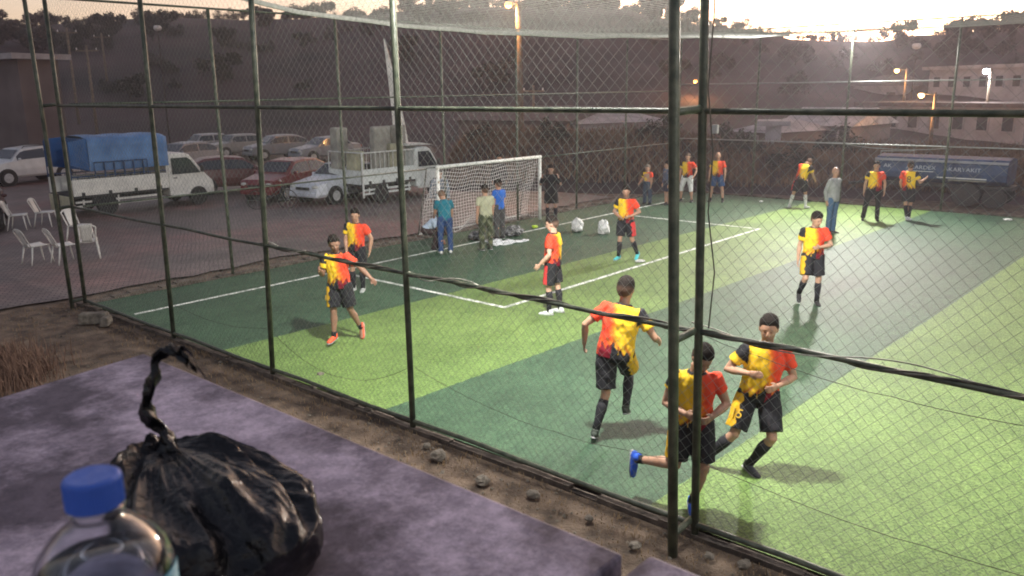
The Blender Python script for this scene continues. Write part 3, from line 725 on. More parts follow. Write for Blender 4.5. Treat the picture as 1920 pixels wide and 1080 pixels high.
for i, (x, y, wd, h, mk, lb) in enumerate([(.30, 1.7, .55, 1.98, 'panel', 'tall grey upright panel alone at the rear of the loaded truck'), (.35, .85, .5, 1.15, 'panel2', 'short yellowish panel low at the rear of the loaded truck'),
        (1.15, .5, .62, 2.0, 'panel', 'leftmost tall grey panel of the main stack on the loaded truck'), (1.62, .7, .60, 1.93, 'panel', 'second grey panel from the left in the main truck stack'), (1.8, .5, .35, 1.35, 'panel2', 'shorter tan panel in front of the tall ones on the truck'),
        (1.95, 1.1, .85, 1.98, 'panel', 'wide grey panel in the middle of the truck stack'), (2.25, .6, .55, 2.02, 'panel', 'rightmost tall grey panel next to the truck cab')]):
    m = MB(); g_ = grid_mesh(4, 8, lambda a, b: V(((a - .5) * wd + .03 * nz(b * 3, i), -.08 + .03 * nz(a * 4, b * 5, i), h * b + .04 * nz(a * 3, i)))); 
    g2 = grid_mesh(4, 8, lambda a, b: V(((a - .5) * wd, .08, h * b)))
    m.box((0, 0, h / 2), (wd, .3 + .25 * rp_.random(), h), taper=.93)
    o = m.build('wrapped_panel', M[mk], bevel=.05, loc=(18.8 + x, 23.3 + y, .76), rz=rp_.uniform(-.12, .12)); o.rotation_euler[0] = rp_.uniform(-.05, .05)
    tag(o, lb, 'panel', 'panels stacked on the loaded truck')
# bicycle -------------------------------------------------------------------
b0 = G(512, 392); bk = empty('bicycle', b0, math.radians(-35), 'dark bicycle leaning in front of the red hatchback', 'bicycle')
for x in (-.52, .52):
    m = MB(); m.tube([(x + .33 * math.cos(a * math.pi / 12), 0, .34 + .33 * math.sin(a * math.pi / 12)) for a in range(24)], .018, 6, closed=True, ref=(0, 1, 0)); w_ = m.build('wheel', M['tyre'], bk)
    m = MB()
    for a in range(8): m.tube([(x, 0, .34), (x + .32 * math.cos(a * math.pi / 4), 0, .34 + .32 * math.sin(a * math.pi / 4))], .003, 3)
    m.build('spokes', M['rim'], w_)
m = MB()
for a, b in (((-.52, .34), (-.15, .36)), ((-.15, .36), (-.28, .86)), ((-.28, .86), (.36, .84)), ((-.15, .36), (.38, .76)), ((-.52, .34), (-.26, .80)), ((.52, .34), (.36, .96))): m.tube([(a[0], 0, a[1]), (b[0], 0, b[1])], .018, 6)
m.build('frame', M['dark'], bk)
m = MB(); m.tube([(.30, -.26, 1.02), (.36, 0, .97), (.30, .26, 1.02)], .014, 6); m.build('handlebar', M['rim'], bk)
m = MB(); m.ell((-.30, 0, .90), .13, .07, .03); m.build('saddle', M['dark'], bk, smooth=True)

# pale feather flag --------------------------------------------------------
p = G(752, 345); fl = empty('feather_flag', p, 0, 'tall pale tapering flag rising behind the loaded truck', 'flag')
zt = elev(72, math.hypot(p.x, p.y), 718); n = 20; L1 = []; L2 = []
for i in range(n + 1):
    f = i / n; z = .6 + (zt - .6) * f; cx_ = -.62 * f ** 1.5 + .15; hw_ = .36 * (1 - f) ** .8 + .012
    L1.append((cx_ - hw_, z)); L2.append((cx_ + hw_, z))
m = MB(); m.prism(L1 + L2[::-1], -.03, .03); fo = m.build('flag_cloth', mat('flag_cloth', (.86, .84, .76), .8, .15, 3, .4), fl); fo.rotation_euler = (0, 0, -.85)
m = MB(); m.tube([(.53 - .96 * f ** 1.3, 0, zt * f) for f in [i / 10 for i in range(11)]], .022, 6); fo = m.build('flag_pole', M['galv'], fl, smooth=True); fo.rotation_euler = (0, 0, -.85)

# blue trailer with lettering ----------------------------------------------
M['trailer_blue'] = mat('trailer_blue', (.014, .035, .10), .6, .35, 2, .2, col2=(.03, .065, .15))
M['dust'] = mat('dust', (.20, .20, .17), .9, .3, 6)
tr = empty('tank_trailer', (30.6, 9.25, .05), math.radians(-90), 'long blue trailer with white lettering parked behind the far fence', 'trailer')
# local x runs along world -y ; near side (towards camera) is local -y
LT = 4.15
m = MB(); n = 14
prof = [(-.02, 1.0), (-.05, 1.25), (-.02, 1.62), (.15, 1.80), (.75, 1.88), (1.35, 1.80), (1.5, 1.62), (1.53, 1.25), (1.5, 1.0), (1.2, .82), (.3, .82)]
vs = [(0, y, z) for y, z in prof] + [(LT, y, z) for y, z in prof]; k = len(prof)
m.add(vs, [tuple(range(k - 1, -1, -1)), tuple(range(k, 2 * k))] + [(i, (i + 1) % k, k + (i + 1) % k, k + i) for i in range(k)]); m.build('tank', M['trailer_blue'], tr, bevel=.03)
m = MB(); m.box((LT / 2, -.04, 1.70), (LT, .05, .09)); m.build('top_stripe', mat('stripe', (.22, .23, .27), .5, .2, 4), tr)
m = MB(); m.box((LT * .68, -.075, 1.08), (1.5, .02, .035)); m.box((LT * .36, -.085, 1.28), (.9, .02, .02)); m.build('lower_stripe', M['white_paint'], tr)
m = MB(); m.box((LT / 2, .75, .72), (LT + .3, 1.0, .14)); m.tube([(0, .75, .7), (-1.1, .75, .55)], .06, 8); m.build('chassis', M['dark'], tr)
for x in (3.0, 3.85):
    for y in (0.02, 1.5): wheel(tr, x, y, .46 if x < 3.5 else .36, .25)
m = MB(); m.box((3.0, -.02, 1.0), (1.15, .3, .05)); m.build('mudguard', M['dust'], tr, bevel=.02)
m = MB(); m.tube([(.1, .2, 1.8), (.1, .2, 2.0), (1.2, .2, 2.06), (1.2, .2, 1.85)], .02, 6); m.build('hand_rail', M['galv'], tr)
M['letter'] = mat('letter', (.36, .40, .46), .6, .2, 30)
def text(s, size, parent, loc, rot, m_, name, ext=.004):
    cu = bpy.data.curves.new(name, 'FONT'); cu.body = s; cu.size = size; cu.extrude = ext; cu.align_x = 'CENTER'
    o = bpy.data.objects.new(name, cu); COL.objects.link(o)
    dg = bpy.context.evaluated_depsgraph_get(); me = bpy.data.meshes.new_from_object(o.evaluated_get(dg)); bpy.data.objects.remove(o)
    me.materials.clear(); me.materials.append(m_)
    o = bpy.data.objects.new(name, me); COL.objects.link(o); o.parent = parent; o.location = loc; o.rotation_euler = rot
    return o
text('AKARDEX', .21, tr, (LT * .37, -.075, 1.36), (math.pi / 2, 0, 0), M['letter'], 'lettering')
text('AKARYAKIT', .21, tr, (LT * .68, -.075, 1.34), (math.pi / 2, 0, 0), M['letter'], 'lettering')
text('AK', .21, tr, (.45, -.075, 1.38), (math.pi / 2, 0, 0), M['letter'], 'lettering')

tr.scale = (1, 1, .86)
# ------------------------------------------------------------------ buildings
M['wall_dim'] = mat('wall_dim', (.13, .105, .105), .9, .25, .6, .3, 8)
M['wall_pale'] = mat('wall_pale', (.36, .33, .36), .9, .25, .6, .3, 8)
M['roof_dim'] = mat('roof_dim', (.12, .09, .085), .9, .3, 1.5, .4, 8)
M['roof_pale'] = mat('roof_pale', (.36, .33, .34), .85, .3, 1, .3, 8)
M['pane'] = mat('pane', (.03, .03, .04), .3, .3, 3)
def house(px0, px1, r0, r1, ytop, yeave, zb, label, wall, roof, depth=7, wins=3, gable=False, cat='house', name='house', flat=False, floors=1):
    a, b = polar(px0, r0), polar(px1, r1); d = b - a; L_ = d.length; rz = math.atan2(d.y, d.x)
    ze = elev(yeave, (r0 + r1) / 2, (px0 + px1) / 2); zt = elev(ytop, (r0 + r1) / 2, (px0 + px1) / 2)
    e = empty(name, (a.x, a.y, zb), rz, label, cat); H_ = ze - zb; Rf = zt - ze
    m = MB(); m.box((L_ / 2, depth / 2, H_ / 2), (L_, depth, H_)); m.build('wall', M[wall], e)
    m = MB()
    if flat: m.box((L_ / 2, depth / 2, H_ + .15), (L_ + 1, depth + 1, .3))
    else:
        m.add([(-.4, -.5, H_ - .12), (L_ + .4, -.5, H_ - .12), (L_ + .4, depth + .5, H_ - .12), (-.4, depth + .5, H_ - .12),
               (-.4 if gable else 1.5, depth / 2, H_ + max(.5, Rf)), (L_ + .4 if gable else L_ - 1.5, depth / 2, H_ + max(.5, Rf))],
              [(0, 3, 2, 1), (0, 1, 5, 4), (2, 3, 4, 5), (3, 0, 4), (1, 2, 5)])
    m.build('roof', M[roof], e)
    if wins:
        fh = H_ / floors
        for f in range(floors):
            for i in range(wins):
                x = L_ * (i + .6) / (wins + .2); z = fh * (f + .58)
                m = MB(); m.box((x, -.04, z), (min(1.1, L_ / wins * .5), .1, fh * .42)); w_ = m.build('window', M['wall_pale'], e)
                m = MB(); m.box((x, -.06, z), (min(.9, L_ / wins * .4), .1, fh * .34)); m.build('pane', M['pane'], w_)
    return e
house(858, 1070, 60, 56, 200, 222, -.4, 'long low dim shed behind the goal with a sagging roof', 'wall_dim', 'roof_dim', wins=0, gable=True, name='shed', cat='shed')
house(1085, 1245, 56, 60, 205, 226, -.4, 'low house with two small dark windows left of the thick green posts', 'wall_pale', 'roof_pale', wins=2)
house(1380, 1452, 58, 56, 224, 244, -.2, 'open fronted hut with pale roof edge between the post and the bald man', 'wall_dim', 'roof_pale', wins=1, name='hut', cat='hut')
house(1440, 1470, 52, 52, 232, 236, -.2, 'narrow pale concrete hut beside the open fronted hut', 'wall_pale', 'roof_pale', wins=0, flat=True, depth=2, name='hut', cat='hut')
house(1475, 1600, 62, 60, 203, 232, -.2, 'house with a whitish gable roof behind the far fence', 'wall_dim', 'roof_pale', wins=2, gable=True)
house(1350, 1460, 95, 92, 160, 182, 1.5, 'house with reddish hipped roof on the slope under the orange lamp', 'wall_dim', 'roof_dim', wins=3)
house(1480, 1560, 98, 95, 158, 180, 1.5, 'dim hillside house below the skyline glow', 'wall_pale', 'roof_dim', wins=2)
house(1620, 1930, 74, 66, 185, 200, -.2, 'long grey block with dark openings behind the blue trailer', 'wall_pale', 'roof_dim', wins=7, flat=True, name='building', cat='building')
house(1740, 1960, 92, 84, 118, 128, 0, 'two storey building with a pale flat roof and white wall lamp', 'wall_pale', 'roof_pale', wins=7, flat=True, floors=2, name='building', cat='building')
house(1600, 1700, 96, 94, 140, 158, 1, 'small pale house on the slope beneath the floodlight glow', 'wall_pale', 'roof_dim', wins=2)
house(-40, 40, 56, 52, 106, 113, -.2, 'dark building with a pale roof edge at the left edge', 'wall_dim', 'roof_pale', wins=0, flat=True, depth=2.2, name='building', cat='building')
car('hatch', polar(1930, 76, 0), math.radians(20), (.28, .30, .34), 'dim pale car parked by the houses at the right edge', group='cars parked beyond the pitch')

# ------------------------------------------------------------------ street lamps and poles
M['wood'] = mat('wood', (.20, .15, .11), .9, .3, 6, .3)
M['lamp_orange'] = mat('lamp_orange', (1, .36, .07), emit=3.2)
M['lamp_warm'] = mat('lamp_warm', (1, .58, .24), emit=3.6)
M['lamp_cool'] = mat('lamp_cool', (.95, .95, 1), emit=30)
M['globe'] = mat('globe', (.75, .70, .68), .5, .1, 5)
def street_lamp(px, py, r, label, lm, pole_mat='wood', power=0, col=(1, .5, .18), hs=.16, arm=.8, pole_r=.11):
    z = elev(py, r, px); zb = terrain(px, r) - .3; p = polar(px, r)
    e = empty('street_lamp', (p.x, p.y, zb), 0, label, 'street lamp', 'street lamps beyond the pitch'); h = z - zb
    side = V((p.y, -p.x, 0)).normalized() * arm
    m = MB(); m.tube([tuple(side) if arm else (0, 0, 0), tuple(V(side) + V((0, 0, h * .5))), tuple(V(side) + V((0, 0, h + .15)))], [pole_r * 1.3, pole_r, pole_r * .8], 8); m.build('pole', M[pole_mat], e, smooth=True)
    if arm:
        m = MB(); m.tube([tuple(V(side) + V((0, 0, h))), (0, 0, h + .1)], .035, 6); m.build('arm', M['dark'], e)
    m = MB(); m.ell((0, 0, h + hs * .75), hs * .9, hs * .9, hs * .3); m.build('lamp_hood', M['dark'], e, smooth=True)
    m = MB(); m.ell((0, 0, h - .02), hs, hs, hs * .8); m.build('bulb', M[lm], e, smooth=True)
    if power:
        ld = bpy.data.lights.new('lamp_light', 'POINT'); ld.energy = power; ld.color = col; ld.shadow_soft_size = .25
        lo = bpy.data.objects.new('lamp_light', ld); COL.objects.link(lo); lo.parent = e; lo.location = (0, 0, h - .35)
    return e
street_lamp(955, 8, 46, 'glowing orange street lamp at the top centre on its timber pole', 'lamp_orange', power=600, hs=.20, arm=.55, pole_r=.19)
street_lamp(1303, 152, 82, 'small orange street lamp between the two thick green posts', 'lamp_orange', power=350, hs=.18)
street_lamp(1678, 132, 80, 'warm street lamp highest of the two left of the white lamp', 'lamp_warm', power=350, hs=.22)
street_lamp(1728, 178, 58, 'warm street lamp low behind the far fence on a lit pole', 'lamp_warm', power=350, hs=.19)
street_lamp(1845, 133, 70, 'brilliant white lamp beside the two storey building', 'lamp_cool', power=400, col=(1, 1, 1), hs=.24, arm=.3)
street_lamp(308, 52, 70, 'unlit white globe lamp on a pole against the dark hill', 'globe', pole_mat='bark', hs=.30, arm=0, pole_r=.05)
street_lamp(1710, 86, 90, 'unlit pale globe lamp near the skyline right of the glow', 'globe', pole_mat='bark', hs=.42, arm=0, pole_r=.05)
for px, yt, yb, r, lb in ((140, 52, 160, 80, 'wooden utility pole between the two left near fence posts'), (172, 85, 190, 72, 'utility pole with a short bright arm on the hillside'), (203, 62, 140, 95, 'slender utility pole right of the other two on the left hillside'), (1000, 160, 290, 60, 'thin pole standing in front of the long shed')):
    p = polar(px, r); zb = terrain(px, r) - .3; h = elev(yt, r, px) - zb
    e = empty('utility_pole', (p.x, p.y, zb), math.atan2(p.y, p.x) + 1.3, lb, 'utility pole')
    m = MB(); m.tube([(0, 0, 0), (0, 0, h)], [.13, .09], 8); m.build('pole', M['wood'], e, smooth=True)
    m = MB(); m.box((0, 0, h - .4), (1.6, .1, .1)); m.build('crossarm', M['wood'], e)
    m = MB()
    for x in (-.7, 0, .7): m.tube([(x, 0, h - .34), (x, 0, h - .18)], .05, 6)
    m.build('insulator', M['globe'], e)
# ------------------------------------------------------------------ people
M['skin'] = attr_mat('skin', .55, .1, 80, 30, .35); M['cloth'] = attr_mat('cloth', .8, .5, 22, 14, .2); M['hair_m'] = attr_mat('hair', .85, .9, 90, 40, .12)
TS = bpy.data.scenes.new('remesh_scratch')
def remesh(mb, vox, smooth_it=2):
    me = mb.mesh('tmp', [], False); o = bpy.data.objects.new('tmp', me); TS.collection.objects.link(o)
    r = o.modifiers.new('r', 'REMESH'); r.mode = 'VOXEL'; r.voxel_size = vox; r.use_smooth_shade = True
    s = o.modifiers.new('s', 'SMOOTH'); s.factor = .5; s.iterations = smooth_it
    vl = TS.view_layers[0]; vl.update(); dg = vl.depsgraph; out = bpy.data.meshes.new_from_object(o.evaluated_get(dg))
    bpy.data.objects.remove(o); bpy.data.meshes.remove(me)
    return out
def finish(me, name, colf, m_, parent, wr=0, seed=0):
    me.name = name
    if wr:
        nrm_ = [v.normal.copy() for v in me.vertices]
        for v, n_ in zip(me.vertices, nrm_):
            q = noise.noise(V((v.co.x * 11, v.co.y * 11, v.co.z * 6 + seed))) + .6 * noise.noise(V((v.co.x * 26, v.co.y * 26, v.co.z * 15 + seed)))
            v.co += n_ * q * wr
    ca = me.color_attributes.new('Col', 'FLOAT_COLOR', 'POINT')
    buf = []
    for v in me.vertices:
        c = colf(v.co); buf += (c[0], c[1], c[2], 1.0)
    ca.data.foreach_set('color', buf)
    me.materials.clear(); me.materials.append(m_)
    for p_ in me.polygons: p_.use_smooth = True
    o = bpy.data.objects.new(name, me); COL.objects.link(o)
    if parent is not None: o.parent = parent
    return o
YEL, RED, BLK = (.78, .50, .03), (.68, .065, .03), (.022, .022, .026)
def U(*a): return V(a).normalized()
def person(label, x, y, a_deg, P, H=1.75, skin=(.42, .24, .16), hair=(.02, .016, .014), top='jersey', bottom='shorts', shoes=(.03, .03, .03), sock=BLK, vox=.011,
           topc=(.3, .3, .3), botc=BLK, panel=None, bald=False, beard=False, group=None, cap=False, number=None, z=.03, mass=1.07, sleeve=.62, fat=1.0, sock_low=False):
    s = H / 1.75; up0 = V((0, 0, 1))
    t = U(*P.get('lean', (0, .03, 1))); rx = U(*P.get('hipx', (1, 0, 0))); sx = U(*P.get('shx', (1, 0, 0)))
    sx = (sx - t * sx.dot(t)).normalized(); fw = t.cross(sx); 
    fw = t.cross(sx) if t.cross(sx).y > -9 else fw       # forward of chest
    hd = U(*P.get('head', (0, .12, 1))); hy = math.radians(P.get('face', 0))
    pel = V((0, 0, 0)); J = {}
    J['hipR'] = pel + rx * .09 * s; J['hipL'] = pel - rx * .09 * s
    for q in 'RL':
        th = U(*P.get('th' + q, (0.04 if q == 'R' else -.04, 0, -1))); sh = U(*P.get('sh' + q, (0, -.03, -1)))
        J['kn' + q] = J['hip' + q] + th * .44 * s; J['an' + q] = J['kn' + q] + sh * .42 * s
        J['ft' + q] = U(*P.get('ft' + q, (.12 if q == 'R' else -.12, 1, -.08)))
    J['neck'] = pel + t * .53 * s; J['shR'] = pel + t * .455 * s + sx * .175 * s * fat; J['shL'] = pel + t * .455 * s - sx * .175 * s * fat
    for q in 'RL':
        sg = 1 if q == 'R' else -1
        ua = U(*P.get('ua' + q, (.18 * sg, -.02, -1))); fa = U(*P.get('fa' + q, (.02 * sg, .22, -1)))
        J['el' + q] = J['sh' + q] + ua * .29 * s; J['wr' + q] = J['el' + q] + fa * .255 * s
    hc = J['neck'] + hd * .143 * s
    hup = hd; hf = Matrix.Rotation(hy, 3, hup) @ (V((0, 1, 0)) - hup * hup.y).normalized(); hx = hf.cross(hup)
    # ground contact
    low = 9
    for q in 'RL':
        sole = J['an' + q] + J['ft' + q] * .17 * s
        f_ = J['ft' + q]; upf = (up0 - f_ * f_.z)
        low = min(low, J['an' + q].z - .075 * s, sole.z - .055 * s)
    off = V((0, 0, -low))
    for k_ in J:
        if not k_.startswith('ft'): J[k_] = J[k_] + off
    hc = hc + off; pel = pel + off
    w_ = mass * fat
    # ---- body
    b = MB()
    def T(f): return pel + t * f * s
    b.tube([T(-.08), T(0), T(.1), T(.2), T(.32), T(.42), T(.475), T(.51), T(.60)], [(.10 * w_, .085), (.155 * w_, .11 * w_), (.14 * w_, .10 * w_), (.14 * w_, .10 * w_), (.16 * w_, .11 * w_), (.165 * w_, .105), (.12, .08), (.062, .062), (.055, .058)], 16, ref=sx)
    for q in 'RL':
        sg = 1 if q == 'R' else -1
        S_, E_, W2 = J['sh' + q], J['el' + q], J['wr' + q]
        b.ell(S_ - t * .01, .062, .062, .062)
        ua, fa = (E_ - S_), (W2 - E_)
        b.tube([S_, S_ + ua * .35, S_ + ua * .8, E_, E_ + fa * .3, E_ + fa * .75, W2, W2 + fa.normalized() * .03], [.055 * mass, .054 * mass, .043, .041, .044, .034, .027, .027], 12)
        # hand: palm, four fingers, thumb
        fd = fa.normalized(); nrm = V(P.get('palm' + q, (-sg, .2, 0))); nrm = (nrm - fd * nrm.dot(fd)).normalized(); sd = fd.cross(nrm)   # across the palm
        if sd.y < 0: sd = -sd
        b.tube([W2, W2 + fd * .035 * s, W2 + fd * .095 * s], [(.026, .017), (.038, .017), (.040, .014)], 10, ref=sd)
        curl = P.get('curl' + q, .5)
        for i, (o_, l_) in enumerate(((.030, .072), (.010, .080), (-.010, .074), (-.030, .058))):
            p0 = W2 + fd * .09 * s + sd * o_; d1 = (fd + nrm * curl * .5 + sd * o_ * 2).normalized(); d2 = (fd + nrm * curl * 1.5).normalized(); d3 = (fd * .6 + nrm * curl * 2.2).normalized()
            p1 = p0 + d1 * l_ * .45; p2 = p1 + d2 * l_ * .32; p3 = p2 + d3 * l_ * .25
            b.tube([p0 - fd * .012, p1, p2, p3], [.0095, .009, .0082, .007], 7)
        p0 = W2 + fd * .03 + sd * .03; b.tube([p0 - sd * .008, p0 + sd * .02 + fd * .025 + nrm * .01, p0 + sd * .025 + fd * .06 + nrm * .02], [.012, .0105, .008], 7)
        # leg
        h_, k_, a_ = J['hip' + q], J['kn' + q], J['an' + q]; th, sh = k_ - h_, a_ - k_; back = (-fw + t * 0)
        b.tube([h_ + t * .04, h_ + th * .15, h_ + th * .55, h_ + th * .88, k_, k_ + sh * .12, k_ + sh * .35 - fw * .012, k_ + sh * .75, a_, a_ + sh.normalized() * .03],
               [.085 * w_, .088 * w_, .074 * w_, .057, .056, .052, .060, .040, .036, .036], 14)
        f_ = J['ft' + q]; b.tube([a_ - f_ * .03 + sh.normalized() * .03, a_ + f_ * .06 + sh.normalized() * .045, a_ + f_ * .15 + sh.normalized() * .055], [.036, .034, .028], 10)
    # neck + head
    b.tube([T(.48), J['neck'] + hd * .05 * s, hc - hup * .06 * s], [.070, .060, .060], 12)
    hs_ = 1.17 * s ** .5
    B_ = (hx, hf, hup)
    b.ell(hc + hup * .025 - hf * .008, .074 * hs_, .094 * hs_, .098 * hs_, B_, 20, 14)
    b.ell(hc - hup * .045 + hf * .022, .057 * hs_, .066 * hs_, .074 * hs_, B_, 18, 12)
    b.ell(hc - hup * .098 + hf * .062, .028, .028, .024, B_, 10, 8)
    b.ell(hc - hup * .018 + hf * .101, .0125, .02, .025, B_, 10, 8); b.ell(hc - hup * .032 + hf * .108, .017, .014, .011, B_, 10, 8)
    b.ell(hc + hup * .024 + hf * .086, .058, .018, .010, B_, 12, 8)
    b.ell(hc - hup * .064 + hf * .092, .024, .010, .008, B_, 10, 6)
    for sg in (1, -1):
        b.ell(hc + hx * sg * .074 * hs_ - hf * .004, .010, .020, .031, B_, 8, 8)
        b.ell(hc + hx * sg * .036 - hup * .022 + hf * .074, .022, .016, .018, B_, 10, 8)
    me = remesh(b, vox, 2)
    lip = tuple(c * .75 for c in skin); dk = tuple(c * .8 for c in hair)
    def skinf(p):
        r = p - hc
        if r.length < .16:
            u, f2, z2 = r.dot(hx), r.dot(hf), r.dot(hup)
            if f2 > .04:
                if abs(abs(u) - .033) < .016 and .017 < z2 < .025: return tuple((a_ + b_) / 2 for a_, b_ in zip(hair, skin)) if not bald else lip
                if abs(abs(u) - .031) < .010 and -.006 < z2 < .005: return (.06, .04, .035)
                if abs(u) < .022 and -.068 < z2 < -.053: return (skin[0] * .8, skin[1] * .55, skin[2] * .55)
            if beard and f2 > -.02 and z2 < -.035 and not (abs(u) < .018 and z2 > -.066): return tuple(c * .6 + h2 * .4 for c, h2 in zip(skin, hair))
        return skin
    root = finish(me, 'person', skinf, M['skin'], None)
    root.location = (x, y, z)
    d = V((-x, -y, 0)).normalized(); r_ = V((-d.y, d.x, 0)); a = math.radians(a_deg); f = d * math.cos(a) + r_ * math.sin(a)
    root.rotation_euler = (0, 0, math.atan2(-f.x, f.y))
    tag(root, label, 'person', group)
    # ---- hair
    if not bald:
        m = MB(); rnd_s = (x * 7.3) % 97
        def hfn(u):
            z2, f2 = u.z, u.y
            line = .02 + .46 * sstep(.15, .80, f2) - .80 * sstep(.15, -.6, f2) + .05 * nz(u.x * 5, f2 * 5, rnd_s)
            k = 1.015 + .085 * sstep(.1, .8, u.z) + .06 * nz(u.x * 5, u.y * 5, u.z * 5 + rnd_s)
            return k if z2 > line else (.9 if z2 < line - .12 else .9 + (k - .9) * (z2 - line + .12) / .12)
        m.ell(hc + hup * .027 - hf * .010, .081 * hs_, .100 * hs_, .106 * hs_, B_, 28, 22, hfn)
        me = m.mesh('hair', []); finish(me, 'hair', lambda p: tuple(a_ * .78 + b_ * .22 + (a_ - b_) * .22 * sstep(.01, .07, (p - hc).dot(hup)) for a_, b_ in zip(hair, skin)), M['hair_m'], root)
    if cap:
        m = MB(); m.ell(hc + hup * .045 - hf * .01, .086, .106, .092, B_, 18, 10, lambda u: 1 if u.z > 0 else .8); m.ell(hc + hup * .055 + hf * .12, .06, .06, .01, B_, 12, 6)
        finish(m.mesh('cap', []), 'cap', lambda p: (.02, .02, .03), M['cloth'], root)
    # ---- top
    m = MB(); lw_ = -.05 if top in ('jersey', 'tshirt') else -.08
    bw = fat * mass
    prof = [(lw_, .172 * bw, .135 * bw), (.02, .176 * bw, .138 * bw), (.12, .168 * bw, .132 * bw), (.22, .168 * bw, .130 * bw), (.33, .182 * bw, .134 * bw), (.42, .186 * bw, .126), (.475, .156 * bw, .106), (.512, .098, .088), (.530, .074, .074)]
    m.tube([T(f) for f, _, _ in prof], [(p1 * s, p2 * s) for _, p1, p2 in prof], 18, ref=sx)
    for q in 'RL':
        S_, E_, W2 = J['sh' + q], J['el' + q], J['wr' + q]; ua = E_ - S_; fa = W2 - E_
        m.ell(S_ - t * .012, .078, .078, .076)
        if top == 'long': m.tube([S_ - ua * .1, S_ + ua * .4, E_, E_ + fa * .5, E_ + fa * .97], [.074, .068, .058, .05, .042], 12)
        else: m.tube([S_ - ua * .1, S_ + ua * .25, S_ + ua * sleeve], [.074, .076, .074], 14)
    me = remesh(m, vox, 2)
    def topf(p):
        if top != 'jersey':
            return topc if not callable(topc) else topc(p)
        r = p - pel; u = r.dot(sx); h = r.dot(t) / s; fr_ = r.dot(fw)
        dR, dL = (p - J['shR']), (p - J['shL']); uR = (J['elR'] - J['shR']).normalized(); uL = (J['elL'] - J['shL']).normalized()
        aR, aL = dR.dot(uR), dL.dot(uL)
        if u > .17 * s or (aR > .06 and (dR - uR * aR).length < .085 and u > .1 * s):   # right sleeve
            return BLK if aR < .105 else YEL
        if u < -.165 * s: return RED
        jag = .022 * math.sin(u * 90 + h * 30) + .03 * nz(u * 24, h * 12, 3)
        hem = .03 + .5 * max(0, (u + .02)) * 0 + jag + (.05 if abs(u) < .05 else 0) + .04 * (u < 0)
        if h < hem: return BLK if (u > -.03) else (.16, .01, .02)
        edge = -.045 + .16 * (h - .30) if fr_ > 0 else -.055 + .10 * (.3 - h)
        edge += .02 * nz(h * 14, fr_ * 9, 1)
        if h > .515: return BLK
        edge += .022 * math.sin(h * 70 + u * 55) * (1 - min(1, h / .45))
        k_ = sstep(edge - .06, edge + .055, u); OR_ = (.78, .20, .02)
        c_ = tuple(a_ + (b_ - a_) * min(1, k_ * 2) for a_, b_ in zip(RED, OR_)) if k_ < .5 else tuple(a_ + (b_ - a_) * (k_ * 2 - 1) for a_, b_ in zip(OR_, YEL))
        q_ = sstep(hem + .14, hem, h) * (.5 + .5 * math.sin(u * 70 + h * 60)); return tuple(a_ * (1 - q_) + b_ * q_ for a_, b_ in zip(c_, (.42, .10, .02)))
    tp_ = finish(me, {'jersey': 'jersey', 'long': 'jumper', 'tshirt': 'shirt'}[top], topf, M['cloth'], root, .011, x)
    if number:
        o = text(number, .26 * s, root, (0, 0, 0), (0, 0, 0), M['dark'], 'jersey_number', .002)
        nmat = Matrix((tuple(-sx), tuple(t), tuple(-fw))).transposed().to_4x4()
        # text x axis must read left-to-right seen from behind
        c_ = T(.20) - fw * (.140 * bw * s) + sx * .03
        nmat = Matrix([[sx.x, t.x, -fw.x, c_.x], [sx.y, t.y, -fw.y, c_.y], [sx.z, t.z, -fw.z, c_.z], [0, 0, 0, 1]])
        o.matrix_local = nmat
    # ---- bottom
    m = MB()
    m.tube([T(-.09), T(-.03), T(.04), T(.10)], [(.13 * bw, .10 * bw), (.172 * bw, .130 * bw), (.165 * bw, .125 * bw), (.155 * bw, .118 * bw)], 18, ref=rx)
    for q in 'RL':
        h_, k_, a_ = J['hip' + q], J['kn' + q], J['an' + q]; th, sh = k_ - h_, a_ - k_
        if bottom == 'shorts': m.tube([h_ + t * .02, h_ + th * .3, h_ + th * .6, h_ + th * .86], [.105 * w_, .112 * w_, .108 * w_, .106 * w_], 16)
        elif bottom == 'capri': m.tube([h_ + t * .02, h_ + th * .3, h_ + th * .8, k_, k_ + sh * .28], [.105 * w_, .108 * w_, .09, .082, .078], 16)
        else: m.tube([h_ + t * .02, h_ + th * .3, h_ + th * .8, k_, k_ + sh * .4, a_ + sh * .06], [.100 * w_, .100 * w_, .078, .074, .070, .064], 16)
    me = remesh(m, vox, 2)
    pc = {'yellow': (.62, .36, .02), 'red': (.6, .05, .05)}.get(panel)
    pside = P.get('panel_side', 'R')
    def botf(p):
        if callable(botc): return botc(p)
        if pc:
            if P.get('panel_front') and (p - pel).dot(fw) < .015: return botc
            sg = 1 if pside == 'R' else -1; h_, k_ = J['hip' + pside], J['kn' + pside]; ax = (k_ - h_).normalized(); r = p - h_; al = r.dot(ax); lat = (r - ax * al)
            if al > .04 and lat.dot(rx) * sg > .045 + .012 * math.sin(al * 50) and lat.length < .14: return pc
        return botc
    finish(me, {'shorts': 'shorts', 'capri': 'cropped_trousers'}.get(bottom, 'trousers'), botf, M['cloth'], root, .010, y)
    if P.get('digits'):
        h_, k_ = J['hipR'], J['knR']; ax = (h_ - k_).normalized(); out = (fw + rx * .75); out = (out - ax * out.dot(ax)).normalized(); xx = ax.cross(out); c_ = h_ + (k_ - h_) * .62 + out * .122 * w_
        o = text(P['digits'], .13 * s, root, (0, 0, 0), (0, 0, 0), M['digit'], 'shorts_number', .003)
        o.matrix_local = Matrix([[xx.x, ax.x, out.x, c_.x], [xx.y, ax.y, out.y, c_.y], [xx.z, ax.z, out.z, c_.z], [0, 0, 0, 1]])
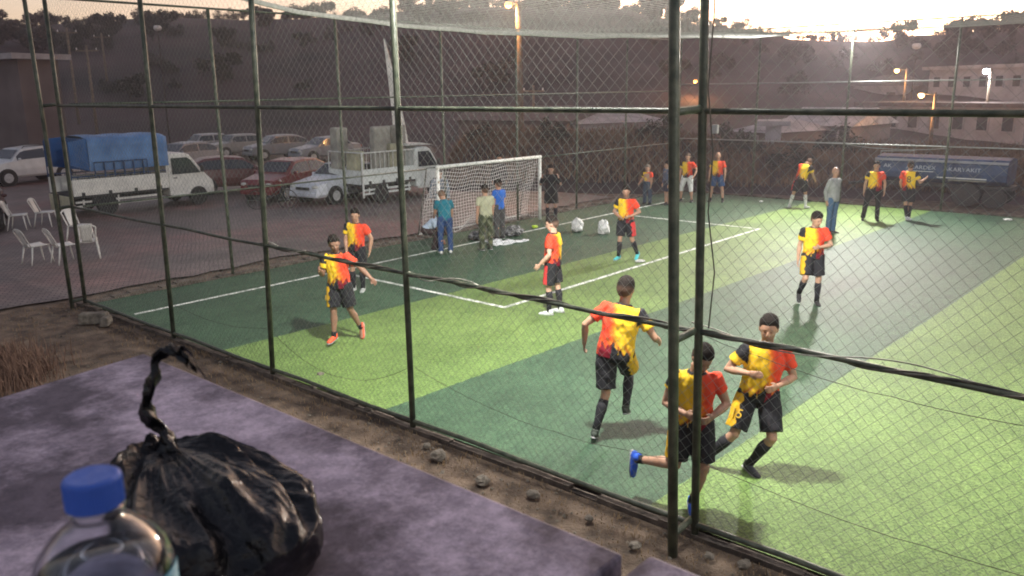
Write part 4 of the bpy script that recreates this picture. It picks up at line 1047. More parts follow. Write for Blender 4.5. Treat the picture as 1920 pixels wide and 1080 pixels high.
    # ---- socks and shoes
    for q in 'RL':
        k_, a_ = J['kn' + q], J['an' + q]; sh = a_ - k_; f_ = J['ft' + q]; dn = sh.normalized()
        if bottom == 'shorts' and sock:
            m = MB(); s0 = .16 if not sock_low else .84
            m.tube([k_ + sh * s0, k_ + sh * .38 - fw * .012, k_ + sh * .75, a_ + dn * .02] if not sock_low else [k_ + sh * .84, k_ + sh * .92, a_, a_ + dn * .02], [.056, .064, .046, .044] if not sock_low else [.044, .043, .043, .043], 14)
            finish(m.mesh('sock', []), 'sock', lambda p: sock, M['cloth'], root)
        m = MB(); upv = (-dn - f_ * (-dn).dot(f_)).normalized(); sd = f_.cross(upv)
        m.tube([a_ - f_ * .075 - upv * .03, a_ - f_ * .045 - upv * .035, a_ + f_ * .04 - upv * .042, a_ + f_ * .12 - upv * .05, a_ + f_ * .175 - upv * .055, a_ + f_ * .20 - upv * .058],
               [(.022, .020), (.038, .040), (.042, .042), (.047, .030), (.040, .022), (.018, .012)], 14, ref=sd)
        m.tube([a_ + upv * .03 - f_ * .02, a_ - upv * .03 - f_ * .01], [.046, .048], 12)
        me = remesh(m, max(.008, vox * .8), 2)
        so_ = finish(me, 'shoe', lambda p: shoes, M['cloth'], root)
        m = MB(); m.tube([a_ - f_ * .08 - upv * .070, a_ + f_ * .03 - upv * .074, a_ + f_ * .13 - upv * .078, a_ + f_ * .20 - upv * .076], [(.030, .010), (.036, .010), (.046, .010), (.024, .010)], 12, ref=sd)
        m.build('sole', M['sole'], so_, smooth=True)
    return root
M['digit'] = mat('digit_yellow', (.62, .38, .03), .7, .1, 20)
M['sole'] = mat('sole', (.35, .35, .35), .7, .3, 20)
TE = 'team players in yellow and red jerseys'
by = 'z'
def at(px, py, zz=.03): p_ = G(px, py, zz); return p_.x, p_.y
# near players
x, y = at(1413, 880)
person('footballer running forward, both hands at his belly, yellow digits on his dark shorts', x, y, 8,
       dict(lean=(-.08, .12, 1), shx=(1, .1, 0), head=(-.02, .10, 1), face=-10, thR=(.30, .28, -.9), shR=(.60, -.30, -.80), ftR=(-.1, 1, -.25), thL=(-.08, .42, -.9), shL=(.42, -.38, -.85), ftL=(-.45, .8, -.08),
            uaR=(.62, -.12, -.78), faR=(-.62, .62, .10), palmR=(-.5, -.6, 0), uaL=(-.38, -.12, -.92), faL=(.66, .70, -.12), palmL=(.4, -.8, 0), panel_side='R', curlR=.8, curlL=.8, digits='15'),
       H=1.87, panel='yellow', vox=.008, group=TE, mass=1.10, beard=True, shoes=(.05, .055, .06))
x, y = at(1291, 955)
person('footballer with bowed head and blue boots running behind the pair of thick green posts', x, y, 5,
       dict(lean=(-.02, .14, 1), head=(-.30, .45, 1), face=20, shx=(1, 0, 0), thL=(-.06, .18, -1), shL=(.20, -.22, -1), ftL=(-.1, 1, -.18), thR=(.12, .10, -1), shR=(.80, -.50, -.16), ftR=(-.05, .1, -1),
            uaR=(.32, -.12, -.95), faR=(-.60, .70, -.08), uaL=(-.42, -.14, -.92), faL=(.50, .70, -.15), panel_side='R', curlR=.9, curlL=.9),
       H=1.76, panel='yellow', sock_low=True, shoes=(.04, .12, .60), vox=.008, group=TE, sleeve=.45)
x, y = at(1150, 818)
person('footballer seen from behind running away with elbows out and a yellow shorts stripe', x, y, 172,
       dict(lean=(.15, .16, 1), head=(.06, .14, 1), face=-15, thL=(.02, -.12, -1), shL=(-.22, -.30, -1), ftL=(-.05, 1, -.35), thR=(.06, .75, -.66), shR=(0, -.55, -.8), ftR=(0, 1, -.3),
            uaL=(-.72, -.20, -.62), faL=(-.10, .40, -.88), uaR=(.55, -.05, -.84), faR=(.10, .85, -.40), panel_side='R'),
       H=1.92, panel='yellow', vox=.008, group=TE, shoes=(.05, .06, .05), mass=1.12)
x, y = at(643, 643)
person('footballer in orange boots walking with one arm swung out behind the cable', x, y, -18,
       dict(lean=(.04, .06, 1), head=(.02, .22, 1), face=25, thR=(.02, .16, -1), shR=(.04, .02, -1), ftR=(.25, 1, -.1), thL=(-.12, -.10, -1), shL=(-.24, -.45, -.85), ftL=(-.05, .35, -.95),
            uaR=(.16, .22, -.92), faR=(-.12, .8, .45), uaL=(-.80, .10, -.62), faL=(-.74, .34, -.60), palmL=(0, 1, 0), panel_side='R', digits='10'),
       H=1.72, skin=(.27, .15, .10), panel='yellow', sock_low=True, shoes=(.85, .13, .06), beard=True, group=TE, vox=.008)
x, y = at(672, 545)
person('footballer standing behind the walking player in orange boots, hand by his hip', x, y, -22,
       dict(lean=(-.06, .02, 1), head=(.02, .1, 1), face=12, uaL=(-.46, -.16, -.85), faL=(.12, .18, -1), uaR=(.18, .1, -.9), faR=(-.2, .4, -.9)),
       H=1.70, group=TE, vox=.0105, shoes=(.4, .42, .4))
x, y = at(1036, 588)
person('footballer in profile facing left with a hand on his hip and white boots', x, y, -112,
       dict(lean=(0, -.03, 1), head=(0, .20, 1), face=15, thL=(-.02, .10, -1), shL=(0, -.02, -1), ftL=(-.15, 1, -.05), thR=(.05, -.14, -1), shR=(.05, -.10, -1), ftR=(.15, 1, -.05),
            uaL=(-.30, -.10, -1), faL=(.02, .70, -.72), uaR=(.25, -.1, -1), faR=(-.1, .72, -.7), panel_side='L', panel_front=1, hipx=(1, .12, 0)),
       H=1.80, skin=(.55, .33, .24), panel='red', shoes=(.62, .66, .64), group=TE, vox=.008)
x, y = at(1172, 486)
person('footballer in turquoise boots walking with his hands clasped in front', x, y, -12,
       dict(lean=(0, .04, 1), head=(.03, .10, 1), face=12, thR=(.06, .22, -1), shR=(.06, -.02, -1), ftR=(.35, 1, -.06), thL=(-.14, -.02, -1), shL=(-.28, -.42, -1), ftL=(.1, 1, -.5),
            uaR=(.40, -.12, -.9), faR=(-.62, .62, -.35), uaL=(-.50, -.12, -.85), faL=(.66, .58, -.30), panel_side='L'),
       H=1.76, skin=(.42, .24, .17), panel='red', shoes=(.10, .55, .58), beard=True, group=TE, vox=.0105)
x, y = at(1517, 570)
person('footballer looking down to his left with one arm across his stomach in the grey stripe', x, y, 10,
       dict(lean=(.02, .08, 1), head=(-.12, .34, 1), face=32, thL=(-.08, .06, -1), shL=(-.02, -.10, -1), ftL=(-.1, 1, -.1), thR=(.08, .34, -1), shR=(.10, -.62, -.75), ftR=(.05, .8, -.6),
            uaR=(.20, -.20, -1), faR=(.06, .12, -1), uaL=(-.42, .06, -.85), faL=(.80, .56, -.06), panel_side='R'),
       H=1.78, skin=(.48, .28, .19), panel='yellow', sock_low=False, group=TE, vox=.0105)
# far row
x, y = at(1557, 437)
person('man in grey jumper and blue jeans watching from the far side of the pitch', x, y, 55,
       dict(lean=(0, .0, 1), head=(0, .06, 1), face=-20, uaR=(.22, -.30, -1), faR=(-.1, .12, -1), uaL=(-.2, -.35, -1), faL=(.1, .05, -1)),
       H=1.84, hair=(.45, .42, .40), top='long', topc=(.30, .31, .30), bottom='long', botc=(.07, .13, .22), vox=.013, shoes=(.05, .05, .04), bald=True)
x, y = at(1634, 413)
person('footballer in long black trousers standing with legs apart left of the numbered player', x, y, 8,
       dict(head=(0, .05, 1), face=-10, thR=(.24, .05, -1), shR=(.12, -.05, -1), thL=(-.10, 0, -1), shL=(-.03, -.05, -1), uaR=(.30, -.10, -1), faR=(.08, .1, -1), uaL=(-.36, -.05, -1), faL=(.02, .22, -1)),
       H=1.80, bottom='long', botc=(.02, .02, .022), vox=.013, group=TE, mass=1.08)
x, y = at(1697, 412)
person('footballer seen from behind with a black number on his yellow back near the trailer', x, y, 165,
       dict(head=(-.02, .06, 1), face=20, thR=(.0, .1, -1), shR=(.05, -.25, -1), thL=(.16, -.10, -1), shL=(.24, -.28, -1), uaR=(.45, -.10, -.85), faR=(.25, .7, .35), uaL=(-.24, .1, -1), faL=(.1, .5, -.8)),
       H=1.80, vox=.013, group=TE, shoes=(.6, .6, .6), number='8')
x, y = at(1497, 390)
person('footballer in white socks bending forward, seen from behind by the far fence', x, y, 150,
       dict(lean=(.10, .42, 1), head=(.1, 1, .35), thR=(.1, .30, -1), shR=(.25, -.25, -1), thL=(-.14, -.22, -1), shL=(-.16, -.22, -1), uaL=(-.1, .4, -.9), faL=(.1, .7, -.6), uaR=(.15, .4, -.9), faR=(-.1, .7, -.6), panel_side='L'),
       H=1.84, vox=.013, group=TE, sock=(.62, .62, .6), shoes=(.6, .6, .58), panel='red')
x, y = at(1343, 378)
person('bald bearded footballer in blue shorts at the far end of the pitch', x, y, -14,
       dict(head=(.02, .05, 1), face=8, thR=(.20, 0, -1), shR=(.10, 0, -1), thL=(-.20, 0, -1), shL=(-.10, 0, -1), uaL=(-.30, -.05, -1), faL=(-.02, .12, -1), uaR=(.30, .05, -1), faR=(.05, .2, -1)),
       H=1.78, vox=.013, group=TE, bald=True, beard=True, hair=(.1, .06, .04), botc=(.03, .07, .16), sock_low=True, sock=(.03, .03, .03), mass=1.08)
x, y = at(1287, 378)
person('footballer in white cropped trousers partly hidden between the thick green posts', x, y, -20,
       dict(head=(.02, .05, 1), face=5, thL=(-.14, .05, -1), shL=(-.10, -.04, -1), thR=(.24, .10, -1), shR=(.1, -.2, -1), uaL=(-.55, -.15, -.8), faL=(.10, .45, -.5), uaR=(.3, 0, -1)),
       H=1.74, vox=.013, group=TE, hair=(.12, .09, .07), bottom='capri', botc=(.62, .62, .6))
x, y = at(1213, 382)
person('small boy in yellow and orange jersey and jeans standing by the rear touchline corner', x, y, -28,
       dict(head=(0, .02, 1), uaR=(.35, .05, -1), faR=(.1, .6, -.5), thR=(.10, 0, -1), thL=(-.10, 0, -1)),
       H=1.36, vox=.0105, bottom='long', botc=(.06, .08, .11), hair=(.2, .16, .13), fat=.92)
x, y = at(1250, 384)
person('figure in a blue grey hoodie half hidden by the left thick green post', x, y, -60,
       dict(head=(0, .1, 1)), H=1.52, vox=.013, top='long', topc=(.10, .12, .17), bottom='shorts', botc=(.05, .05, .07), sock=None)
# behind / beside the goal
x, y = at(1033, 414)
person('goalkeeper dressed in black raising both hands to his face beside the goal post', x, y, -5,
       dict(head=(0, .15, 1), uaR=(.45, .35, -.75), faR=(-.22, .45, .85), uaL=(-.45, .35, -.75), faL=(.22, .45, .85), thL=(-.12, .05, -1), shL=(-.02, -.1, -1)),
       H=1.74, vox=.013, top='long', topc=(.018, .018, .020), botc=(.02, .02, .02), skin=(.3, .17, .12))
x, y = at(937, 447)
person('boy in bright blue shirt and dark trousers standing behind the camouflage trousers', x, y, -140,
       dict(head=(0, .12, 1), uaL=(-.14, .02, -1), faL=(-.05, .2, -1), uaR=(.15, .1, -1)), H=1.62, vox=.0105, top='tshirt', topc=(.03, .13, .48), bottom='long', botc=(.07, .07, .07), cap=True, fat=.9)
x, y = at(912, 468)
def camo(p): 
    q = noise.noise(V((p.x * 9, p.y * 9, p.z * 7))); return (.15, .16, .09) if q > .12 else ((.05, .06, .035) if q < -.12 else (.09, .10, .06))
person('youth in pale khaki shirt and camouflage trousers facing the goal net', x, y, -150,
       dict(head=(0, .15, 1), uaL=(-.25, -.05, -1), faL=(-.02, .15, -1), uaR=(.25, .1, -1), thR=(.08, 0, -1), thL=(-.12, -.02, -1)), H=1.66, vox=.0105, top='tshirt', topc=(.38, .38, .26), bottom='long', botc=camo, shoes=(.08, .08, .07))
x, y = at(836, 474)
person('child in teal shirt and blue jeans with white shoes seen from behind', x, y, -170,
       dict(lean=(.0, .28, 1), head=(-.1, .8, .6), uaL=(-.16, .35, -.9), faL=(0, .7, -.6), uaR=(.2, .3, -.9), faR=(0, .5, -.8), thR=(.10, .05, -1), thL=(-.10, .02, -1)),
       H=1.62, vox=.011, top='tshirt', topc=(.02, .15, .20), bottom='long', botc=(.035, .07, .17), shoes=(.65, .65, .6), hair=(.10, .07, .05), fat=1.0)
x, y = at(800, 466)
person('boy in a pale blue shirt crouching beside the child in teal', x, y, 62,
       dict(lean=(0, .9, .75), head=(0, .5, .8), thR=(.12, 1, -.12), shR=(0, -.35, -1), thL=(-.12, 1, -.12), shL=(0, -.35, -1), ftR=(0, 1, 0), ftL=(0, 1, 0), uaR=(.1, .5, -.85), faR=(0, .4, -.9), uaL=(-.1, .5, -.85), faL=(0, .4, -.9)),
       H=1.62, vox=.0105, top='tshirt', topc=(.45, .54, .66), bottom='long', botc=(.05, .035, .035), skin=(.32, .16, .11), hair=(.06, .04, .03))
person('figure in a washed out blue top standing outside behind the goal net', 17.1, 17.6, -10,
       dict(head=(0, .1, 1), uaR=(.3, .1, -1), uaL=(-.3, .1, -1)), H=1.76, vox=.013, top='long', topc=(.20, .26, .32), bottom='long', botc=(.08, .10, .13), z=0)
person('dark dressed person whose black head shows just above the crossbar', 21.6, 19.2, 0,
       dict(head=(0, .1, 1)), H=1.84, vox=.017, top='long', topc=(.02, .02, .022), bottom='long', botc=(.02, .02, .02), z=0)

bpy.data.scenes.remove(TS)
# ------------------------------------------------------------------ purple ledge in the foreground
ZS = 3.61
def purple():
    m = bpy.data.materials.new('purple_paint'); m.use_nodes = True; n = m.node_tree; L = n.links; b = n.nodes['Principled BSDF']
    tc = n.nodes.new('ShaderNodeTexCoord')
    def N_(sc_, d, lo, hi, c1, c2, rough=.6):
        x = n.nodes.new('ShaderNodeTexNoise'); x.inputs['Scale'].default_value = sc_; x.inputs['Detail'].default_value = d; x.inputs['Roughness'].default_value = rough
        L.new(tc.outputs['Object'], x.inputs['Vector']); r = n.nodes.new('ShaderNodeValToRGB'); e = r.color_ramp.elements
        e[0].position = lo; e[1].position = hi; e[0].color = (*c1, 1); e[1].color = (*c2, 1); L.new(x.outputs[0], r.inputs[0]); return r.outputs[0]
    a = N_(5.0, 15, .44, .60, (.12, .095, .13), (.58, .49, .59), .65); c = N_(26, 8, .42, .58, (.62, .62, .65), (1.2, 1.2, 1.18), .85); d = N_(160, 3, .3, .7, (.9, .9, .9), (1.07, 1.07, 1.07))
    k = a
    for q in (c, d):
        mx = n.nodes.new('ShaderNodeMix'); mx.data_type = 'RGBA'; mx.blend_type = 'MULTIPLY'; mx.inputs[0].default_value = 1
        L.new(k, mx.inputs[6]); L.new(q, mx.inputs[7]); k = mx.outputs[2]
    L.new(k, b.inputs['Base Color']); b.inputs['Roughness'].default_value = .62
    t2 = n.nodes.new('ShaderNodeTexNoise'); t2.inputs['Scale'].default_value = 90; t2.inputs['Detail'].default_value = 8; L.new(tc.outputs['Object'], t2.inputs['Vector'])
    bp = n.nodes.new('ShaderNodeBump'); bp.inputs['Strength'].default_value = .35; bp.inputs['Distance'].default_value = .002
    L.new(t2.outputs[0], bp.inputs['Height']); L.new(bp.outputs[0], b.inputs['Normal']); return m
M['purple'] = purple(); M['edge_wear'] = mat('edge_wear', (.22, .17, .20), .9, .3, 60)
def slab(pts, label, th=.045):
    m = MB(); k = len(pts); m.add([(x, y, ZS) for x, y in pts] + [(x, y, ZS - th) for x, y in pts], [tuple(range(k)), tuple(range(2 * k - 1, k - 1, -1))] + [((i + 1) % k, i, i + k, (i + 1) % k + k) for i in range(k)])
    o = m.build('concrete_slab', M['purple'], bevel=.0035); return tag(o, label, 'slab')
slab([(.537, .340), (.537, 1.221), (-1.4, .90), (-1.4, .34)], 'large purple painted concrete slab carrying the black bag and the bottle')
slab([(.553, -1.2), (.551, .322), (-1.4, .322), (-1.4, -1.2)], 'second purple slab whose corner shows at the bottom right of the first')
m = MB(); m.box((-.45, 0, 1.77), (1.9, 2.4, 3.58)); tag(m.build('concrete_wall', M['concrete']), 'plain concrete stand wall hidden beneath the purple slabs', 'wall')

# ------------------------------------------------------------------ water bottle
M['pet'] = mat('clear_plastic', (.93, .95, .98), .06, 0, 5, trans=1, ior=1.35)
M['water'] = mat('water', (.90, .94, 1), .0, 0, 5, trans=1, ior=1.2)
M['cap_blue'] = mat('cap_blue', (.05, .14, .58), .42, .12, 30, .1)
M['label_cyan'] = mat('label_cyan', (.02, .30, .42), .5, .12, 12)
bt = empty('water_bottle', (.140, .392, ZS), .3, 'small clear plastic water bottle with a blue screw cap on the purple slab', 'bottle')
outer = [(.012, .004), (.026, .0), (.0315, .005), (.0325, .016), (.0312, .022), (.0325, .028), (.0312, .036), (.0325, .044), (.0325, .10), (.0313, .106), (.0325, .112), (.0325, .160), (.0318, .1645), (.0290, .171), (.0230, .179), (.0160, .1855), (.0120, .189), (.0115, .191), (.0134, .1925), (.0134, .194), (.0112, .1955), (.0112, .204)]
inner = [(max(.0005, r - .0007), z + (.001 if i < 3 else 0)) for i, (r, z) in enumerate(outer)]
m = MB(); n = 48
prof = outer + inner[::-1]
m.lathe(prof, n, cap=False)
# close the ring at the rim and at the bottom centre
m.build('bottle_body', M['pet'], bt, smooth=True)
wl = .164; wp = [(max(.0004, r - .0012), z + .0016) for r, z in outer if z < wl]; wp[0] = (.0004, wp[0][1])
wp += [(.0285, wl)]
m = MB(); m.lathe(wp, n); m.build('water', M['water'], bt, smooth=True)
m = MB(); m.lathe([(.0328, .048), (.0330, .050), (.0330, .098), (.0328, .100)], n, cap=False); 
m = MB(); 
th0, th1 = -.9, 1.0
for i in range(17):
    pass
vs = []; 
for i in range(25):
    a = th0 + (th1 - th0) * i / 24
    for z in (.050, .1595): vs.append((.0331 * math.cos(a), .0331 * math.sin(a), z))
m.add(vs, [(2 * i, 2 * i + 2, 2 * i + 3, 2 * i + 1) for i in range(24)]); lab = m.build('paper_label', M['label_cyan'], bt, smooth=True)
sd_ = lab.modifiers.new('s', 'SOLIDIFY'); sd_.thickness = .0003; sd_.offset = 1
lab.rotation_euler = (0, 0, -1.8)
m = MB(); cp = []
vs = []; n = 120
for (r, z, rib) in ((.0127, .1955, 0), (.0134, .196, 1), (.0134, .2085, 1), (.0129, .210, 0), (.0115, .211, 0), (.003, .211, 0)):
    for k in range(n): rr_ = r - (.0004 if rib and k % 2 else 0); a = 2 * math.pi * k / n; vs.append((rr_ * math.cos(a), rr_ * math.sin(a), z))
fs = [(i * n + k, i * n + (k + 1) % n, (i + 1) * n + (k + 1) % n, (i + 1) * n + k) for i in range(5) for k in range(n)] + [tuple(5 * n + k for k in range(n)), tuple(range(n - 1, -1, -1))]
m.add(vs, fs); m.build('screw_cap', M['cap_blue'], bt)

# ------------------------------------------------------------------ black bag
M['black_film'] = mat('black_film', (.004, .004, .005), .22, .3, 8, .35, 70, spec=.45)
bc = G(418, 1010, ZS + .03); nk = G(314, 845, ZS + .078)
right = V((RM[0][0], RM[1][0], 0)).normalized(); away = V((-right.y, right.x, 0))
bag = empty('plastic_bag', (bc.x, bc.y, ZS), 0, 'shiny black plastic bag with its handles twisted upright beside the bottle', 'bag')
nko = nk - V((bc.x, bc.y, ZS)); nko = V((nko.x, nko.y, .080))
nu, nv = 200, 70
def bagpt(i, j):
    th = 2 * math.pi * i / nu; t = j / nv            # 0 neck .. 1 bottom
    ex_ = right * math.cos(th) * .069 + away * math.sin(th) * .066
    if t < .55: u = t / .55; rr_ = .008 / .09 + (1 - .008 / .09) * math.sin(u * math.pi / 2) ** 1.15; z = .080 - .044 * u ** 1.7
    else: u = (t - .55) / .45; rr_ = math.cos(u * math.pi / 2) ** .55 if u < 1 else 0; z = .048 * (1 - u) ** 1.3 if u < 1 else 0; z = .036 * (1 - min(1, u * 2)) ** .8; rr_ = 1.02 - .05 * min(1, u * 2) ** 3 if u < .5 else .97 * (1 - (u - .5) * 2)
    c_ = nko.lerp(V((0, 0, 0)), sstep(0, .6, t)); c_.z = 0
    w1 = noise.noise(V((math.cos(th) * 1.9 + 11, math.sin(th) * 1.9, 8 + t * .6))); w2 = 1 - abs(noise.noise(V((math.cos(th) * 5.5, math.sin(th) * 5.5, 2 + t * 1.1)))) * 2
    w3 = 1 - 2 * abs(noise.noise(V((math.cos(th) * 2.2 + 3, math.sin(th) * 2.2 + t * 3, t * 4.5))))
    w4 = 1 - 2 * abs(noise.noise(V((math.cos(th) * 11, math.sin(th) * 11, t * 2.0))))
    am = sstep(0, .25, t) * (1 - sstep(.72, .8, t) * .8)
    w5 = noise.noise(V((math.cos(th) * 1.4 + 7, math.sin(th) * 1.4, t * 1.7)))
    nr = 1 - .75 * sstep(.25, .6, t)      # gathers fade into broad flat facets away from the neck
    k = 1 + am * (.12 * w1 + .035 * w2 * nr + .09 * w3 + .015 * w4 * nr + .12 * w5)
    q3 = V((ex_.x * rr_ * 20, ex_.y * rr_ * 20, z * 20)); r3 = 1 - 2 * abs(noise.noise(q3 + V((3, 1, 0)))); r4 = 1 - 2 * abs(noise.noise(q3 * 2.3))
    k += am * (.05 * r3 + .02 * r4)
    zz = z + am * (.003 * w2 * nr + .007 * w3 + .007 * w1 + .0015 * w4 * nr + .016 * w5 + .008 * r3 + .003 * r4) * (1 if t < .7 else .3)
    return tuple(c_ + ex_ * rr_ * k + V((0, 0, max(.0008, zz) if t < .77 else .0008)))
m = MB(); m.v = [bagpt(i, j) for j in range(nv + 1) for i in range(nu)]
m.f = [(j * nu + i, (j + 1) * nu + i, (j + 1) * nu + (i + 1) % nu, j * nu + (i + 1) % nu) for j in range(nv) for i in range(nu)]; m.mi = [0] * len(m.f)
m.build('bag_body', M['black_film'], bag, smooth=True)
m = MB(); base = V((nko.x, nko.y, .072)); pts = []; rad = []
n = 60; H_ = .088
for i in range(n + 1):
    t = i / n; p = base + V((0, 0, H_ * t)) - right * (.010 * math.sin(t * 2.6)) + right * .004 * math.sin(t * 9) + away * .003 * math.sin(t * 7)
    pts.append(p); rad.append((.0072 - .0032 * t + .004 * max(0, 1 - t * 8)) * (1 + .22 * math.sin(t * 17) + .15 * nz(t * 9, 2)))
e0 = pts[-1]
for dx, dz, r_ in ((.004, .007, .0045), (.010, .011, .0052), (.017, .013, .0055), (.022, .012, .0045), (.0245, .009, .003)): pts.append(e0 + right * dx + V((0, 0, dz))); rad.append(r_)
nseg = 18; vs = []; N_ = len(pts)
for i, p in enumerate(pts):
    t_ = (pts[min(i + 1, N_ - 1)] - pts[max(i - 1, 0)]).normalized(); a_ = (right - t_ * right.dot(t_)).normalized() if abs(t_.dot(right)) < .95 else away; b_ = t_.cross(a_)
    for k in range(nseg):
        th = 2 * math.pi * k / nseg; rr_ = rad[i] * (1 + .30 * (1 - 2 * abs(math.sin(1.5 * th + i * .16))))
        vs.append(p + a_ * math.cos(th) * rr_ + b_ * math.sin(th) * rr_)
m.add(vs, [(i * nseg + k, i * nseg + (k + 1) % nseg, (i + 1) * nseg + (k + 1) % nseg, (i + 1) * nseg + k) for i in range(N_ - 1) for k in range(nseg)] + [tuple((N_ - 1) * nseg + k for k in range(nseg))])
m.build('twisted_handle', M['black_film'], bag, smooth=True)
rb = random.Random(3)
for i in range(3):
    a0 = e0 + right * (.012 + .006 * i) + V((0, 0, .016)); m = MB()
    vs = []
    for k in range(7):
        q = a0 + right * (.003 * k + rb.uniform(-.001, .001)) + V((0, 0, -.0012 * k * k * (.3 + .15 * i))) + away * rb.uniform(-.002, .002); vs += [q, q + V((0, 0, -.006)) + away * .004 * (i - 1)]
    m.add(vs, [(2 * k, 2 * k + 2, 2 * k + 3, 2 * k + 1) for k in range(6)]); o = m.build('loose_end', M['black_film'], bag, smooth=True); s_ = o.modifiers.new('s', 'SOLIDIFY'); s_.thickness = .0006

# ------------------------------------------------------------------ plastic chairs
M['chair_white'] = mat('chair_white', (.62, .60, .56), .4, .12, 5, .05)
def make_chair():
    e = empty('plastic_chair')
    m = MB(); g_ = grid_mesh(8, 8, lambda a, b: V(((a - .5) * (.42 + .06 * b), -.20 + .42 * b, .43 + .03 * (2 * a - 1) ** 2 + .015 * b)))
    o = g_.build('seat', M['chair_white'], e, smooth=True); s_ = o.modifiers.new('s', 'SOLIDIFY'); s_.thickness = .022
    back = []
    def bp_(u, z): return V((u * (.185 + .03 * z), -.20 - .17 * z - .02 * (1 - u * u), .44 + .44 * z - .07 * abs(u) ** 3 * z))
    m = MB()
    m.tube([bp_(-1, i / 8) for i in range(9)] + [bp_(-1 + .25 * i, 1.0) for i in range(1, 9)] + [bp_(1, 1 - i / 8) for i in range(1, 9)], [(.022, .011)] * 25, 8)
    for u in (-.36, 0, .36): m.tube([bp_(u, i / 6) for i in range(7)], [(.050, .008)] * 7, 8, ref=(1, 0, 0))
    m.build('backrest', M['chair_white'], e, smooth=True)
    for sx_, y0, y1 in ((-1, .20, .26), (1, .20, .26), (-1, -.18, -.27), (1, -.18, -.27)):
        m = MB(); m.tube([(sx_ * .20, y0, .43), (sx_ * .225, (y0 + y1) / 2, .2), (sx_ * .24, y1, 0)], [(.032, .02), (.026, .017), (.02, .014)], 8); m.build('leg', M['chair_white'], e, smooth=True)
    return e
ch0 = make_chair()
for i, (px, py, a, lb) in enumerate([(37, 430, -115, 'white plastic chair at the far left beside the lowered tailgate'), (88, 424, -125, 'white plastic chair just right of the leftmost one touching the tailgate'),
        (72, 493, -75, 'white plastic chair standing nearest the left edge of the pavers, seen from its side'), (125, 492, -80, 'white plastic chair just left of the leaning corner posts'),
        (168, 483, -10, 'white plastic chair seen through the gap of the corner posts'), (152, 452, -150, 'white plastic chair farthest back behind the corner posts')]):
    c_ = ch0 if i == 0 else copy_tree(ch0)
    p = G(px, py, .012); c_.location = p; dv = math.atan2(p.y, p.x); c_.rotation_euler = (0, 0, dv + math.radians(a) - math.pi / 2 + math.radians(10))
    tag(c_, lb, 'chair', 'white plastic chairs left of the pitch')

# ------------------------------------------------------------------ small things on the pitch
def blob(name, px, py, r, h, m_, label, cat, seed, z=.032, sq=1.0, group=None):
    p = G(px, py, z); mb = MB()
    def f(u): return 1 + .45 * nz(u.x * 1.7, u.y * 1.7, u.z * 1.7 + seed) + .34 * (1 - 2 * abs(nz(u.x * 4 + seed, u.y * 4, u.z * 4)))
    mb.ell((0, 0, h * .48), r, r * sq, h * .5, None, 30, 20, f)
    mb.v = [(x, y, max(.002, zz)) for x, y, zz in mb.v]
    o = mb.build(name, m_, smooth=True, loc=p, rz=.5); return tag(o, label, cat, group)
M['white_film'] = mat('white_film', (.62, .62, .60), .4, .15, 12, .5, 25)
for px, py, sd, lb in ((1083, 434, 1, 'crumpled white plastic bag on the dark turf nearer the goal'), (1131, 438, 7, 'tall crumpled white plastic bag on the turf nearer the penalty corner')):
    o = blob('plastic_bag', px, py, .17, .34, M['white_film'], lb, 'bag', sd, sq=.8)
    m = MB()
    for s_ in (-1, 1): m.tube([(s_ * .05, 0, .28), (s_ * .10, .01, .36), (s_ * .06, .02, .40), (s_ * .03, 0, .30)], [(.03, .004)] * 4, 6)
    m.build('handle', M['white_film'], o, smooth=True)
M['white_cloth'] = mat('white_cloth', (.66, .67, .68), .8, .1, 10, .5, 20)
p = G(957, 456, .034); ca = empty('folded_banner', p, -.15, 'long white folded cloth lying on the turf by the goal line', 'cloth')
for i, (dx, dy, l, wd, z) in enumerate(((0, 0, 1.15, .22, .03), (-.25, .12, .75, .22, .06), (-.42, .22, .45, .2, .10))):
    g_ = grid_mesh(20, 5, lambda a, b: V((dx + (a - .5) * l, dy + (b - .5) * wd, z + .025 * nz(a * 6, b * 3, i) + .012 * math.sin(a * 13 + i)))); o = g_.build('fold', M['white_cloth'], ca, smooth=True); s_ = o.modifiers.new('s', 'SOLIDIFY'); s_.thickness = .03
M['grey_cloth'] = mat('grey_cloth', (.06, .065, .065), .9, .5, 8, .6, 20, col2=(.3, .3, .3), contrast=(.45, .62))
blob('clothes_pile', 962, 440, .34, .22, M['grey_cloth'], 'dark heap of clothes and bags behind the white folded cloth', 'clothes', 3, sq=.6)
blob('clothes_pile', 895, 448, .30, .20, M['grey_cloth'], 'low grey heap between the camouflage trousers and the teal shirt', 'clothes', 9, sq=.6)
M['neon'] = mat('neon', (.5, .70, .05), .6, .2, 10)
o = blob('glove', 1003, 427, .12, .07, M['neon'], 'neon yellow glove lying near the right goal post', 'glove', 4, sq=.6)
p = G(1038, 417, .034)
m = MB(); m.ell((0, 0, .11), .11, .11, .11, None, 24, 16); bl_ = m.build('football', M['white_cloth'], smooth=True, loc=p); tag(bl_, 'white football with dark patches at the goalkeeper in black', 'football')
m = MB()
for d in ((0, 0, 1), (.89, 0, .45), (.28, .85, .45), (-.72, .53, .45), (-.72, -.53, .45), (.28, -.85, .45), (.72, .53, -.45), (-.28, .85, -.45), (-.89, 0, -.45), (-.28, -.85, -.45), (.72, -.53, -.45)):
    d = V(d).normalized(); a = d.orthogonal().normalized(); b = d.cross(a); m.add([V((0, 0, .11)) + (d * .1125 + (a * math.cos(k * 1.2566) + b * math.sin(k * 1.2566)) * .034).normalized() * .1112 for k in range(5)], [(0, 1, 2, 3, 4)])
m.build('patch', M['dark'], bl_)
